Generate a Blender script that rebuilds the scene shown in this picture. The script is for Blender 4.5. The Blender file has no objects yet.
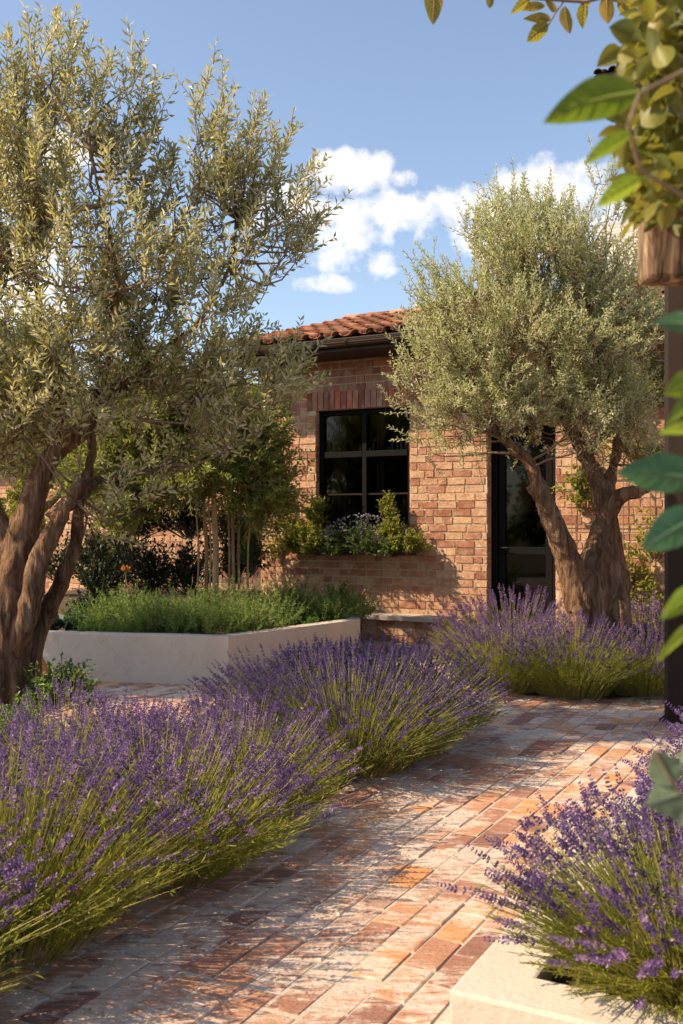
import bpy, math, random
import numpy as np
from mathutils import Vector, noise as mnoise
R = np.random.default_rng(7)
random.seed(7)
C = bpy.context.scene.collection
H = 1.3            # eye height
F = 1000.0         # focal length in pixels
ANG = math.radians(-27.9)
T = np.array([math.cos(ANG), math.sin(ANG), 0.0])
U = np.array([-math.sin(ANG), math.cos(ANG), 0.0])
P0 = np.array([1.11, 11.2, 0.0])
SUN_H = np.array([-0.985, -0.17, 0.0]); SUN_H /= np.linalg.norm(SUN_H)
SUN_EL = math.radians(40)

def at(px, py, d):
    return np.array([(px - 341.5) / F * d, d, H + (525 - py) / F * d])

def unit(v):
    v = np.asarray(v, float)
    return v / (np.linalg.norm(v, axis=-1, keepdims=True) + 1e-9)

# ------------------------------------------------------------------ mesh accumulator
class Acc:
    def __init__(s):
        s.v = []; s.f = []; s.n = 0
    def add(s, verts, faces, mat=0, rnd=None, smooth=False):
        verts = np.asarray(verts, float).reshape(-1, 3); faces = np.asarray(faces, int)
        if rnd is None: rnd = np.full(len(faces), R.random())
        rnd = np.broadcast_to(np.asarray(rnd, float), (len(faces),))
        s.v.append(verts); s.f.append((faces + s.n, mat, rnd, smooth)); s.n += len(verts)
    def box(s, lo, hi, mat=0, rnd=None, jit=0.0, skip=()):
        x0, y0, z0 = lo; x1, y1, z1 = hi
        v = np.array([[x0,y0,z0],[x1,y0,z0],[x1,y1,z0],[x0,y1,z0],[x0,y0,z1],[x1,y0,z1],[x1,y1,z1],[x0,y1,z1]], float)
        if jit: v += R.uniform(-jit, jit, v.shape)
        f = [[0,3,2,1],[4,5,6,7],[0,1,5,4],[1,2,6,5],[2,3,7,6],[3,0,4,7]]
        f = [q for i, q in enumerate(f) if i not in skip]
        s.add(v, f, mat, rnd)
    def slab(s, poly, z0, z1, mat=0):
        n = len(poly)
        v = [[p[0], p[1], z0] for p in poly] + [[p[0], p[1], z1] for p in poly]
        for i in range(n):
            j = (i + 1) % n
            s.add([v[i], v[j], v[n + j], v[n + i]], [[0,1,2,3]], mat)
        s.add(v[n:], [list(range(n))], mat); s.add(v[:n], [list(range(n))[::-1]], mat)
    def tube(s, pts, rad, segs=8, mat=0, rnd=None, smooth=True, cap=True):
        pts = np.asarray(pts, float); n = len(pts); rad = np.broadcast_to(np.asarray(rad, float), (n,))
        tan = unit(np.gradient(pts, axis=0))
        ref = np.array([0.31, 0.95, 0.1]) if abs(tan[0][2]) > 0.7 else np.array([0.05, 0.1, 1.0])
        a = unit(np.cross(tan, ref)); b = np.cross(tan, a)
        th = np.linspace(0, 2*math.pi, segs, endpoint=False)
        v = pts[:,None] + rad[:,None,None]*(a[:,None]*np.cos(th)[None,:,None] + b[:,None]*np.sin(th)[None,:,None])
        i = np.arange(n-1)[:,None]; j = np.arange(segs)[None]
        k = (j+1) % segs
        f = np.stack([i*segs+j, i*segs+k, (i+1)*segs+k, (i+1)*segs+j], -1).reshape(-1, 4)
        s.add(v.reshape(-1,3), f, mat, rnd, smooth)
        if cap:
            s.add(v[0], [list(range(segs))[::-1]], mat, rnd); s.add(v[-1], [list(range(segs))], mat, rnd)
    def tubes(s, ctr, rad, segs=3, mat=0, rnd=None):
        # ctr (N,K,3), rad (N,K)
        N, K, _ = ctr.shape
        tan = unit(np.gradient(ctr, axis=1))
        ref = np.array([0.3, 0.9, 0.12]); a = unit(np.cross(tan, ref)); b = np.cross(tan, a)
        th = np.linspace(0, 2*math.pi, segs, endpoint=False)
        v = ctr[:,:,None] + rad[:,:,None,None]*(a[:,:,None]*np.cos(th)[:,None] + b[:,:,None]*np.sin(th)[:,None])
        base = (np.arange(N)*K*segs)[:,None,None]; i = np.arange(K-1)[None,:,None]; j = np.arange(segs)[None,None]; k = (j+1) % segs
        f = np.stack([base+i*segs+j, base+i*segs+k, base+(i+1)*segs+k, base+(i+1)*segs+j], -1).reshape(-1, 4)
        rr = R.random(N) if rnd is None else rnd
        s.add(v.reshape(-1,3), f, mat, np.repeat(rr, (K-1)*segs), True)
    def leaves(s, P, D, L, W, mat=0, rnd=None, fold=0.25, curl=0.12, up=None, mid=0.45):
        N = len(P); D = unit(D); L = np.broadcast_to(L, (N,))[:,None]; W = np.broadcast_to(W, (N,))[:,None]
        q = R.normal(size=(N,3)) if up is None else up + R.normal(size=(N,3))*0.35
        S = unit(np.cross(D, q)); Nn = np.cross(S, D)
        v = np.stack([P, P + D*L*mid + S*W/2 + Nn*W*fold, P + D*L - Nn*L*curl, P + D*L*mid - S*W/2 + Nn*W*fold], 1)
        b = (np.arange(N)*4)[:,None]
        f = np.concatenate([b + np.array([[0,2,1]]), b + np.array([[0,3,2]])], 0)
        rr = R.random(N) if rnd is None else rnd
        s.add(v.reshape(-1,3), f, mat, np.concatenate([rr, rr]))
    def leaves6(s, P, D, L, W, mat=0, rnd=None, fold=0.2, curl=0.12, up=None):
        # rounder leaf: base, two pairs of side points, tip and a midrib
        N = len(P); D = unit(D); L = np.broadcast_to(L, (N,))[:,None]; W = np.broadcast_to(W, (N,))[:,None]
        q = R.normal(size=(N,3)) if up is None else up + R.normal(size=(N,3))*0.45
        S = unit(np.cross(D, q)); Nn = np.cross(S, D)
        v = np.stack([P, P+D*L*.28+S*W*.42+Nn*W*fold, P+D*L*.62+S*W*.45+Nn*W*fold*.8-Nn*L*curl*.3, P+D*L-Nn*L*curl,
                      P+D*L*.62-S*W*.45+Nn*W*fold*.8-Nn*L*curl*.3, P+D*L*.28-S*W*.42+Nn*W*fold], 1)
        b = (np.arange(N)*6)[:,None]
        f = np.concatenate([b + np.array([[0,3,2,1]]), b + np.array([[0,5,4,3]])], 0)
        rr = R.random(N) if rnd is None else rnd
        s.add(v.reshape(-1,3), f, mat, np.concatenate([rr, rr]))
    def leaves_hi(s, P, D, L, W, mat=0):
        D = unit(D); rows = 6; fr = np.linspace(0,1,rows+1); wd = np.sin(math.pi*fr**.8)**.8; wd[-1] = .0; wd[0] = .03
        for p, d, l_, w_ in zip(P, D, L, W):
            sd = unit(np.cross(d, R.normal(size=3)*.6+[0,.2,.8])); nn = np.cross(sd, d); cu = R.uniform(.05,.4); V = []
            for f_, q_ in zip(fr, wd):
                c_ = p + d*l_*f_ - nn*l_*cu*f_*f_
                for k_ in (-1,-.5,0,.5,1): V.append(c_ + sd*w_*.5*q_*k_ + nn*w_*.22*abs(k_)*q_)
            s.add(V, [[i*5+j,i*5+j+1,i*5+j+6,i*5+j+5] for i in range(rows) for j in range(4)], mat, R.random()*.8, True)
    def mesh(s, name, mats, xf=None):
        me = bpy.data.meshes.new(name)
        V = np.concatenate(s.v)
        if xf is not None: V = xf(V)
        loops = np.concatenate([f.reshape(-1) for f, _, _, _ in s.f])
        tot = np.concatenate([np.full(len(f), f.shape[1]) for f, _, _, _ in s.f])
        mi = np.concatenate([np.full(len(f), m) for f, m, _, _ in s.f])
        rn = np.concatenate([r for _, _, r, _ in s.f])
        sm = np.concatenate([np.full(len(f), x) for f, _, _, x in s.f])
        me.vertices.add(len(V)); me.vertices.foreach_set('co', V.reshape(-1).astype(np.float32))
        me.loops.add(len(loops)); me.loops.foreach_set('vertex_index', loops.astype(np.int32))
        me.polygons.add(len(tot)); st = np.concatenate([[0], np.cumsum(tot)[:-1]])
        me.polygons.foreach_set('loop_start', st.astype(np.int32)); me.polygons.foreach_set('loop_total', tot.astype(np.int32))
        me.polygons.foreach_set('material_index', mi.astype(np.int32))
        me.polygons.foreach_set('use_smooth', sm.astype(bool))
        a = me.attributes.new('rnd', 'FLOAT', 'FACE'); a.data.foreach_set('value', rn.astype(np.float32))
        for m in mats: me.materials.append(m)
        me.update(calc_edges=True); me.validate()
        return me
    def build(s, name, mats, parent=None, loc=None, bevel=0):
        if not isinstance(mats, (list, tuple)): mats = [mats]
        me = s.mesh(name, mats); o = bpy.data.objects.new(name, me); C.objects.link(o)
        if parent is not None: o.parent = parent
        if loc is not None: o.location = loc
        if bevel:
            b = o.modifiers.new('bevel', 'BEVEL'); b.width = bevel; b.segments = 2; b.limit_method = 'ANGLE'
        return o

def thing(name, label, cat, loc=(0,0,0), rz=0, group=None):
    o = bpy.data.objects.new(name, None); C.objects.link(o); o.empty_display_size = .1
    o.location = tuple(loc); o.rotation_euler = (0,0,rz)
    o['label'] = label; o['category'] = cat
    if group: o['group'] = group
    return o
def tag(o, label, cat, group=None, kind=None):
    o['label'] = label; o['category'] = cat
    if group: o['group'] = group
    if kind: o['kind'] = kind
    return o
def dup(root, loc, rz, sc, label, group):
    r = root.copy(); C.objects.link(r); r.location = loc; r.rotation_euler = (0,0,rz); r.scale = sc
    r['label'] = label; r['group'] = group
    for ch in list(root.children):
        c = ch.copy(); C.objects.link(c); c.parent = r
    return r

# ------------------------------------------------------------------ materials
class NT:
    def __init__(s, name):
        s.m = bpy.data.materials.new(name); s.m.use_nodes = True; s.t = s.m.node_tree
        s.b = s.t.nodes['Principled BSDF']; s.out = s.t.nodes['Material Output']
    def n(s, typ, **kw):
        nd = s.t.nodes.new(typ)
        for k, v in kw.items():
            if k in nd.inputs.keys(): nd.inputs[k].default_value = v
            else: setattr(nd, k, v)
        return nd
    def l(s, a, b): s.t.links.new(a, b)
    def attr(s, name='rnd'): return s.n('ShaderNodeAttribute', attribute_name=name).outputs['Fac']
    def noise(s, scale, detail=4, rough=.55, vec=None, dist=0):
        nd = s.n('ShaderNodeTexNoise'); nd.inputs['Scale'].default_value = scale; nd.inputs['Detail'].default_value = detail
        nd.inputs['Roughness'].default_value = rough; nd.inputs['Distortion'].default_value = dist
        if vec is None: vec = s.n('ShaderNodeTexCoord').outputs['Object']
        s.l(vec, nd.inputs['Vector']); return nd.outputs['Fac']
    def scaled(s, sc, rot=(0,0,0)):
        mp = s.n('ShaderNodeMapping'); mp.inputs['Scale'].default_value = sc; mp.inputs['Rotation'].default_value = rot
        s.l(s.n('ShaderNodeTexCoord').outputs['Object'], mp.inputs['Vector']); return mp.outputs['Vector']
    def ramp(s, fac, stops, interp='LINEAR'):
        r = s.n('ShaderNodeValToRGB'); e = r.color_ramp.elements; r.color_ramp.interpolation = interp
        while len(e) < len(stops): e.new(.5)
        for i, (p, c) in enumerate(stops):
            e[i].position = p; e[i].color = (*c, 1) if len(c) == 3 else c
        s.l(fac, r.inputs['Fac']); return r.outputs['Color']
    def mix(s, fac, a, b, typ='MIX'):
        m = s.n('ShaderNodeMix', data_type='RGBA', blend_type=typ)
        for inp, v in ((m.inputs[0], fac), (m.inputs[6], a), (m.inputs[7], b)):
            if isinstance(v, (int, float)): inp.default_value = v
            elif isinstance(v, tuple): inp.default_value = (*v, 1)
            else: s.l(v, inp)
        return m.outputs[2]
    def math(s, op, a, b=0.5):
        m = s.n('ShaderNodeMath', operation=op)
        for i, v in enumerate((a, b)):
            if isinstance(v, (int, float)): m.inputs[i].default_value = v
            else: s.l(v, m.inputs[i])
        return m.outputs[0]
    def bump(s, h, strength=.3, dist=.01):
        b = s.n('ShaderNodeBump'); b.inputs['Strength'].default_value = strength; b.inputs['Distance'].default_value = dist
        s.l(h, b.inputs['Height']); s.l(b.outputs['Normal'], s.b.inputs['Normal'])
    def col(s, c):
        if isinstance(c, tuple): s.b.inputs['Base Color'].default_value = (*c, 1)
        else: s.l(c, s.b.inputs['Base Color'])
        return s
    def rough(s, r, spec=.3):
        s.b.inputs['Specular IOR Level'].default_value = spec
        if isinstance(r, (int, float)): s.b.inputs['Roughness'].default_value = r
        else: s.l(r, s.b.inputs['Roughness'])
        return s

def leaf_mat(name, stops, trans, tf=.35, rough=.5, under=None, spec=.35):
    m = NT(name); a = m.attr(); c = m.ramp(a, stops)
    if under:
        g = m.n('ShaderNodeNewGeometry'); c = m.mix(g.outputs['Backfacing'], c, under)
    m.col(c); m.rough(rough, spec)
    tr = m.n('ShaderNodeBsdfTranslucent')
    m.l(m.mix(.55, c, trans), tr.inputs['Color'])
    mx = m.n('ShaderNodeMixShader'); mx.inputs[0].default_value = tf
    m.l(m.b.outputs[0], mx.inputs[1]); m.l(tr.outputs[0], mx.inputs[2]); m.l(mx.outputs[0], m.out.inputs['Surface'])
    return m.m
def plain(name, c, rough=.6, spec=.3, metal=0, var=.15, bs=30, bstr=.15):
    m = NT(name); n = m.noise(6, 6, .6)
    m.col(m.mix(n, tuple(x*(1-var) for x in c), tuple(min(1, x*(1+var)) for x in c))); m.rough(rough, spec)
    m.b.inputs['Metallic'].default_value = metal
    if bstr: m.bump(m.noise(bs, 6, .65), bstr, .01)
    return m.m

# wall brick
m = NT('wall_brick'); a = m.attr()
c = m.ramp(a, [(0,(.28,.11,.06)),(.18,(.43,.19,.105)),(.4,(.56,.32,.18)),(.68,(.64,.42,.25)),(.86,(.50,.25,.14)),(1,(.34,.13,.08))])
n1 = m.noise(9, 8, .7); c = m.mix(m.math('MULTIPLY', m.ramp(n1, [(.45,(0,0,0)),(.66,(1,1,1))]), .55), c, (.68,.52,.38))
c = m.mix(m.math('MULTIPLY', m.ramp(m.noise(22, 8, .75), [(.42,(1,1,1)),(.56,(0,0,0))]), .38), c, (.30,.13,.075))
n2 = m.noise(60, 5, .7); c = m.mix(m.ramp(n2, [(.35,(0,0,0)),(.5,(1,1,1))]), m.mix(.6, c, (.24,.10,.06)), c)
m.col(c); m.rough(.9, .15); m.bump(m.noise(48, 8, .8), .9, .016); BRICK = m.m
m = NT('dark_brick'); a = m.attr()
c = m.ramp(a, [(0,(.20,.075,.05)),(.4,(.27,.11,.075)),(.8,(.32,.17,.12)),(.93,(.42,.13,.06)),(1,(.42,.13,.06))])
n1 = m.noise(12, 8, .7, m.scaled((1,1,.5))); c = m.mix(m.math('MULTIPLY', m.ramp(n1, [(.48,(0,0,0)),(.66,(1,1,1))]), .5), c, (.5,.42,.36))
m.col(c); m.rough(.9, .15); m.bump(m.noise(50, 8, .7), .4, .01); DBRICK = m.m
m = NT('mortar'); m.col(m.mix(m.noise(14, 6, .7), (.42,.33,.24), (.62,.51,.39))); m.rough(.95, .1); m.bump(m.noise(90, 6, .7), .5, .01); MORTAR = m.m
# paving brick
m = NT('paving_brick'); a = m.attr()
c = m.ramp(a, [(0,(.24,.12,.09)),(.22,(.36,.17,.11)),(.5,(.48,.24,.145)),(.70,(.54,.28,.15)),(.80,(.42,.26,.19)),(.88,(.62,.27,.10)),(1,(.60,.27,.11))])
g = m.noise(3.2, 8, .68, m.scaled((1,1,1)), .4); mp_ = m.n('ShaderNodeMapping'); mp_.inputs['Scale'].default_value = (.45,2.0,1); m.l(m.n('ShaderNodeNewGeometry').outputs['Position'], mp_.inputs['Vector'])
st = m.noise(17, 8, .75, mp_.outputs['Vector'], .6)
w = m.math('ADD', m.math('MULTIPLY', g, .5), m.math('MULTIPLY', st, .5))
w = m.math('ADD', w, m.math('MULTIPLY', m.math('SUBTRACT', m.math('FRACT', m.math('MULTIPLY', a, 7.31)), .5), .07))
w = m.ramp(w, [(.465,(0,0,0)),(.540,(1,1,1))])
c = m.mix(m.math('MULTIPLY', w, .88), c, m.mix(m.noise(25, 5), (.54,.42,.34), (.78,.66,.55)))
c = m.mix(m.ramp(m.noise(45, 5, .7), [(.30,(1,1,1)),(.42,(0,0,0))]), c, (.20,.12,.09))
m.col(c); m.rough(m.math('ADD', m.math('MULTIPLY', m.noise(20), .3), .45), .35)
m.bump(m.math('ADD', m.math('ADD', m.noise(38, 8, .7), m.math('MULTIPLY', st, .8)), m.math('MULTIPLY', m.noise(9, 3), 1.2)), .8, .014); PAVER = m.m
m = NT('paving_joint'); m.col(m.mix(m.noise(8, 6, .7), (.38,.32,.25), (.62,.53,.44))); m.rough(.95, .1); m.bump(m.noise(80, 6, .7), .7, .012); JOINT = m.m
m = NT('soil'); m.col(m.mix(m.noise(12, 8, .7), (.07,.05,.035), (.17,.125,.085))); m.rough(.95, .1); m.bump(m.noise(50, 8, .75), 1, .03); SOIL = m.m
m = NT('ground_earth'); m.col(m.mix(m.noise(.8, 8, .7), (.10,.09,.04), (.22,.17,.10))); m.rough(.95, .1); EARTH = m.m
m = NT('render_plaster')
c = m.mix(m.noise(2.5, 8, .65), (.44,.38,.315), (.60,.53,.445)); c = m.mix(m.math('MULTIPLY', m.ramp(m.noise(6, 8, .7, m.scaled((1,1,.4))), [(.5,(0,0,0)),(.75,(1,1,1))]), .35), c, (.38,.33,.27))
c = m.mix(m.math('MULTIPLY', m.ramp(m.noise(3.5, 9, .8, None, 1.2), [(.54,(0,0,0)),(.60,(1,1,1))]), .30), c, (.34,.27,.20))
c = m.mix(m.math('MULTIPLY', m.ramp(m.noise(60, 4, .7), [(.62,(0,0,0)),(.68,(1,1,1))]), .5), c, (.28,.22,.17))
m.col(c); m.rough(.85, .2); m.bump(m.math('ADD', m.noise(45, 8, .7), m.math('MULTIPLY', m.noise(7, 3), 1.5)), .45, .012); PLASTER = m.m
m = NT('bark'); gc = m.noise(5, 8, .72, m.scaled((4,4,.7)), 1.2)
gl_ = m.noise(2.2, 4, .6, m.scaled((1.5,1.5,.5)), 1.5)
c = m.ramp(gc, [(.32,(.04,.02,.012)),(.42,(.20,.105,.058)),(.54,(.38,.225,.13)),(.66,(.56,.39,.25)),(.85,(.68,.54,.39))])
c = m.mix(m.math('MULTIPLY', m.ramp(gl_, [(.38,(1,1,1)),(.52,(0,0,0))]), .5), c, (.12,.065,.038))
m.col(c); m.rough(.9, .15); m.bump(m.math('ADD', m.math('MULTIPLY', gc, 2.0), m.noise(40, 6, .7, m.scaled((2,2,.4)))), 1.0, .045); BARK = m.m
m = NT('twig_bark'); m.col(m.mix(m.noise(20, 4), (.12,.08,.05), (.26,.19,.13))); m.rough(.85, .2); TWIG = m.m
m = NT('pale_bark'); m.col(m.mix(m.noise(20, 4, .6, m.scaled((1,1,.2))), (.20,.13,.07), (.48,.34,.19))); m.rough(.8, .2); PALEBARK = m.m
m = NT('roof_tile'); a = m.attr()
c = m.ramp(a, [(0,(.15,.06,.035)),(.3,(.30,.11,.055)),(.6,(.44,.165,.075)),(.85,(.36,.17,.10)),(1,(.55,.25,.13))])
c = m.mix(m.math('MULTIPLY', m.ramp(m.noise(7, 8, .7), [(.45,(0,0,0)),(.6,(1,1,1))]), .65), c, (.14,.095,.065))
m.col(c); m.rough(.85, .2); m.bump(m.noise(40, 6, .7), .4, .01); TILE = m.m
m = NT('grey_shingle'); a = m.attr(); m.col(m.mix(m.noise(8, 6, .7), m.ramp(a, [(0,(.28,.27,.25)),(1,(.60,.58,.54))]), (.36,.34,.31))); m.rough(.85, .2); SHINGLE = m.m
BRONZE = plain('bronze_paint', (.032,.020,.014), .5, .3, 0, .25, 40, .08)
BLACK = plain('black_steel', (.007,.0065,.006), .7, .1, 0, .2, 40, .04)
POSTM = plain('brown_steel', (.026,.016,.011), .7, .12, 0, .25, 30, .1)
m = NT('timber'); g = m.noise(9, 8, .72, m.scaled((6,6,.9)), 1.0)
m.col(m.ramp(g, [(.38,(.03,.018,.011)),(.5,(.16,.10,.06)),(.66,(.42,.29,.18))])); m.rough(.85, .2); m.bump(g, .6, .01); TIMBER = m.m
DARKROOM = plain('dark_interior', (.03,.026,.022), .9, .1, 0, .2, 10, 0)
CURTAIN = plain('curtain_cloth', (.24,.19,.14), .9, .1, 0, .2, 10, 0)
GLASSY = plain('glassware', (.35,.36,.38), .15, .6, 0, .2, 10, 0)
STONE = plain('stone_slab', (.42,.35,.29), .8, .2, 0, .25, 30, .3)
CREAMWALL = plain('tower_wall', (.30,.19,.13), .9, .1, 0, .2, 10, .3)
TERRA = plain('terracotta', (.50,.22,.07), .8, .2, 0, .25, 20, .2)
WIRE = plain('steel_wire', (.20,.17,.14), .5, .4, .4, .1, 10, 0)
ORANGE = leaf_mat('orange_petal', [(0,(.50,.17,.05)),(1,(.62,.25,.08))], (.7,.3,.08), .3)
m = NT('window_glass'); gl = m.n('ShaderNodeBsdfGlossy'); gl.inputs['Roughness'].default_value = .03; gl.inputs['Color'].default_value = (.6,.6,.6,1)
tr = m.n('ShaderNodeBsdfTransparent'); tr.inputs['Color'].default_value = (.42,.42,.40,1)
fr = m.n('ShaderNodeFresnel'); fr.inputs['IOR'].default_value = 1.5
mx = m.n('ShaderNodeMixShader'); m.l(fr.outputs[0], mx.inputs[0]); m.l(tr.outputs[0], mx.inputs[1]); m.l(gl.outputs[0], mx.inputs[2]); m.l(mx.outputs[0], m.out.inputs['Surface']); GLASS = m.m

OLIVE = leaf_mat('olive_leaf', [(0,(.07,.085,.04)),(.35,(.17,.19,.085)),(.7,(.32,.33,.155)),(.93,(.47,.45,.24)),(1,(.58,.42,.13))], (.88,.74,.16), .38, .42, (.42,.42,.29), .5)
OLIVE2 = leaf_mat('olive_leaf_pale', [(0,(.18,.21,.08)),(.4,(.31,.34,.14)),(.8,(.44,.45,.20)),(1,(.56,.52,.25))], (.85,.82,.26), .40, .45, (.48,.50,.33), .45)
LAVF = leaf_mat('lavender_foliage', [(0,(.05,.085,.012)),(.4,(.15,.19,.025)),(.8,(.28,.32,.045)),(1,(.40,.38,.09))], (.88,.92,.06), .46, .6)
LAVF_SHADE = leaf_mat('dark_shaded_lavender_foliage', [(0,(.035,.06,.015)),(.5,(.08,.11,.025)),(.85,(.14,.17,.035)),(1,(.22,.23,.06))], (.40,.44,.06), .32, .6)  # dark green leaves with the left olive's shade mixed into the colour
LAVS = leaf_mat('lavender_stalk', [(0,(.18,.20,.05)),(.6,(.36,.34,.10)),(1,(.52,.44,.2))], (.85,.75,.16), .35, .6)
LAVP = leaf_mat('lavender_petal', [(0,(.020,.010,.055)),(.35,(.07,.036,.145)),(.65,(.15,.085,.24)),(.86,(.34,.22,.38)),(1,(.60,.45,.50))], (.46,.28,.50), .28, .6)
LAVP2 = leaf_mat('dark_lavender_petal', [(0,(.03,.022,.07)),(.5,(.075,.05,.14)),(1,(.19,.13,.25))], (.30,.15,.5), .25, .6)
SHRUB = leaf_mat('shrub_leaf', [(0,(.025,.05,.012)),(.5,(.05,.10,.02)),(1,(.10,.16,.03))], (.25,.40,.05), .3, .45)
FERN = leaf_mat('fern_leaf', [(0,(.06,.13,.03)),(.5,(.11,.20,.04)),(1,(.20,.27,.05))], (.40,.55,.08), .38, .5)
YLEAF = leaf_mat('yellowgreen_leaf', [(0,(.08,.13,.02)),(.5,(.17,.22,.03)),(.85,(.30,.29,.04)),(1,(.40,.22,.05))], (.6,.6,.06), .42, .5)
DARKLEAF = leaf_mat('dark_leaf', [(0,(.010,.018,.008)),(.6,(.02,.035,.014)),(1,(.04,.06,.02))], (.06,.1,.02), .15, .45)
BIGLEAF = leaf_mat('big_leaf', [(0,(.06,.11,.015)),(.8,(.11,.16,.02)),(1,(.24,.30,.06))], (.34,.48,.02), .45, .45)
BLUELEAF = leaf_mat('blue_green_leaf', [(0,(.03,.085,.045)),(.8,(.05,.13,.065)),(1,(.15,.26,.14))], (.10,.30,.10), .35, .5)
BRIGHTLEAF = leaf_mat('bright_leaf', [(0,(.14,.24,.02)),(1,(.22,.28,.03))], (.5,.65,.05), .5, .45)
TOPLEAF = leaf_mat('top_leaf', [(0,(.10,.13,.02)),(.5,(.17,.16,.03)),(1,(.32,.17,.03))], (.6,.5,.05), .45, .45)
BLUEFL = leaf_mat('blue_flower', [(0,(.12,.11,.16)),(1,(.28,.26,.33))], (.4,.35,.5), .3, .6)

# ------------------------------------------------------------------ camera, light, sky
cam = bpy.data.cameras.new('camera'); camo = bpy.data.objects.new('camera', cam); C.objects.link(camo)
camo.location = (0,0,H); camo.rotation_euler = (math.radians(90),0,0)
cam.sensor_fit = 'HORIZONTAL'; cam.sensor_width = 24; cam.lens = F/683*24; cam.shift_y = 13/683
cam.clip_start = .05; cam.clip_end = 3000
cam.dof.use_dof = True; cam.dof.focus_distance = 6.5; cam.dof.aperture_fstop = 7.5
bpy.context.scene.camera = camo
sun = bpy.data.lights.new('sun', 'SUN'); sun.energy = 5.0; sun.angle = math.radians(.53); sun.color = (1,.80,.55)
so = bpy.data.objects.new('sun', sun); C.objects.link(so)
sd = SUN_H*math.cos(SUN_EL) + np.array([0,0,math.sin(SUN_EL)])
so.rotation_euler = Vector(tuple(sd)).to_track_quat('Z','Y').to_euler(); so.location = (-8,-6,10)
w = bpy.data.worlds.new('World'); bpy.context.scene.world = w; w.use_nodes = True
nt = w.node_tree; bg = nt.nodes['Background']; bg.inputs['Strength'].default_value = .10
sky = nt.nodes.new('ShaderNodeTexSky'); sky.sky_type = 'NISHITA'; sky.sun_disc = False
sky.sun_elevation = SUN_EL; sky.sun_rotation = math.atan2(SUN_H[0], SUN_H[1]) ; sky.dust_density = 1.0; sky.air_density = 1.0; sky.ozone_density = 1.5
# clouds: soft puffs in the sky's own direction space
def wn(t, **k):
    nd = nt.nodes.new(t)
    for a, b in k.items(): setattr(nd, a, b)
    return nd
tc = wn('ShaderNodeTexCoord')
def wmath(op, a, b=0.0, clamp=False):
    nd = wn('ShaderNodeMath', operation=op); nd.use_clamp = clamp
    for i, v in enumerate((a, b)):
        if isinstance(v, (int, float)): nd.inputs[i].default_value = v
        else: nt.links.new(v, nd.inputs[i])
    return nd.outputs[0]
nz = wn('ShaderNodeTexNoise'); nz.inputs['Scale'].default_value = 24; nz.inputs['Detail'].default_value = 9; nz.inputs['Roughness'].default_value = .6
nt.links.new(tc.outputs['Generated'], nz.inputs['Vector'])
total = None
CL = [(350,172,38,18),(330,215,30,14),(392,215,42,20),(352,240,50,26),(372,260,36,14),(405,178,14,8),(462,200,36,20),(492,192,32,18),(545,205,60,32),(580,195,46,26),(510,235,40,22),(275,205,26,20),
      (325,283,26,8),(10,290,60,50),(-60,200,90,60),(610,250,60,40),(30,150,50,30),(760,180,90,40),(900,120,120,40),(-300,150,120,50)]
for px, py, rx, ry in CL:
    d0 = unit(np.array([(px-341.5)/F, 1, (525-py)/F])); rt = unit(np.cross(d0, [0,0,1])); up = np.cross(rt, d0)
    sub = wn('ShaderNodeVectorMath', operation='SUBTRACT'); nt.links.new(tc.outputs['Generated'], sub.inputs[0]); sub.inputs[1].default_value = tuple(d0)
    terms = []
    for ax, r in ((rt, rx), (up, ry), (d0, max(rx, ry)*3)):
        dt = wn('ShaderNodeVectorMath', operation='DOT_PRODUCT'); nt.links.new(sub.outputs[0], dt.inputs[0]); dt.inputs[1].default_value = tuple(ax/(r/F*1.55))
        terms.append(wmath('POWER', wmath('ABSOLUTE', dt.outputs['Value']), 2.0))
    ssum = wmath('ADD', wmath('ADD', terms[0], terms[1]), terms[2])
    blob = wmath('SUBTRACT', 1.0, ssum, True)
    total = blob if total is None else wmath('MAXIMUM', total, blob)
dens = wmath('ADD', wmath('MULTIPLY', total, .95), wmath('MULTIPLY', wmath('SUBTRACT', nz.outputs['Fac'], .5), 3.4))
dens = wmath('SUBTRACT', dens, .32)
gate = wmath('MULTIPLY', total, 6.0, True)
cf = wmath('MULTIPLY', wmath('MULTIPLY', dens, 1.45, True), gate)
mixc = wn('ShaderNodeMix', data_type='RGBA'); nt.links.new(cf, mixc.inputs[0])
hs = wn('ShaderNodeHueSaturation'); hs.inputs['Saturation'].default_value = .90; hs.inputs['Value'].default_value = 1.2; nt.links.new(sky.outputs[0], hs.inputs['Color'])
nt.links.new(hs.outputs[0], mixc.inputs[6]); mixc.inputs[7].default_value = (7.0,6.75,6.5,1)
nt.links.new(mixc.outputs[2], bg.inputs['Color'])
sc = bpy.context.scene; sc.view_settings.view_transform = 'Standard'; sc.view_settings.look = 'None'; sc.view_settings.gamma = 1; sc.view_settings.exposure = 0.84
sc.render.engine = 'CYCLES'
sc.cycles.max_bounces = 6; sc.cycles.diffuse_bounces = 3; sc.cycles.glossy_bounces = 2; sc.cycles.transparent_max_bounces = 12

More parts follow.
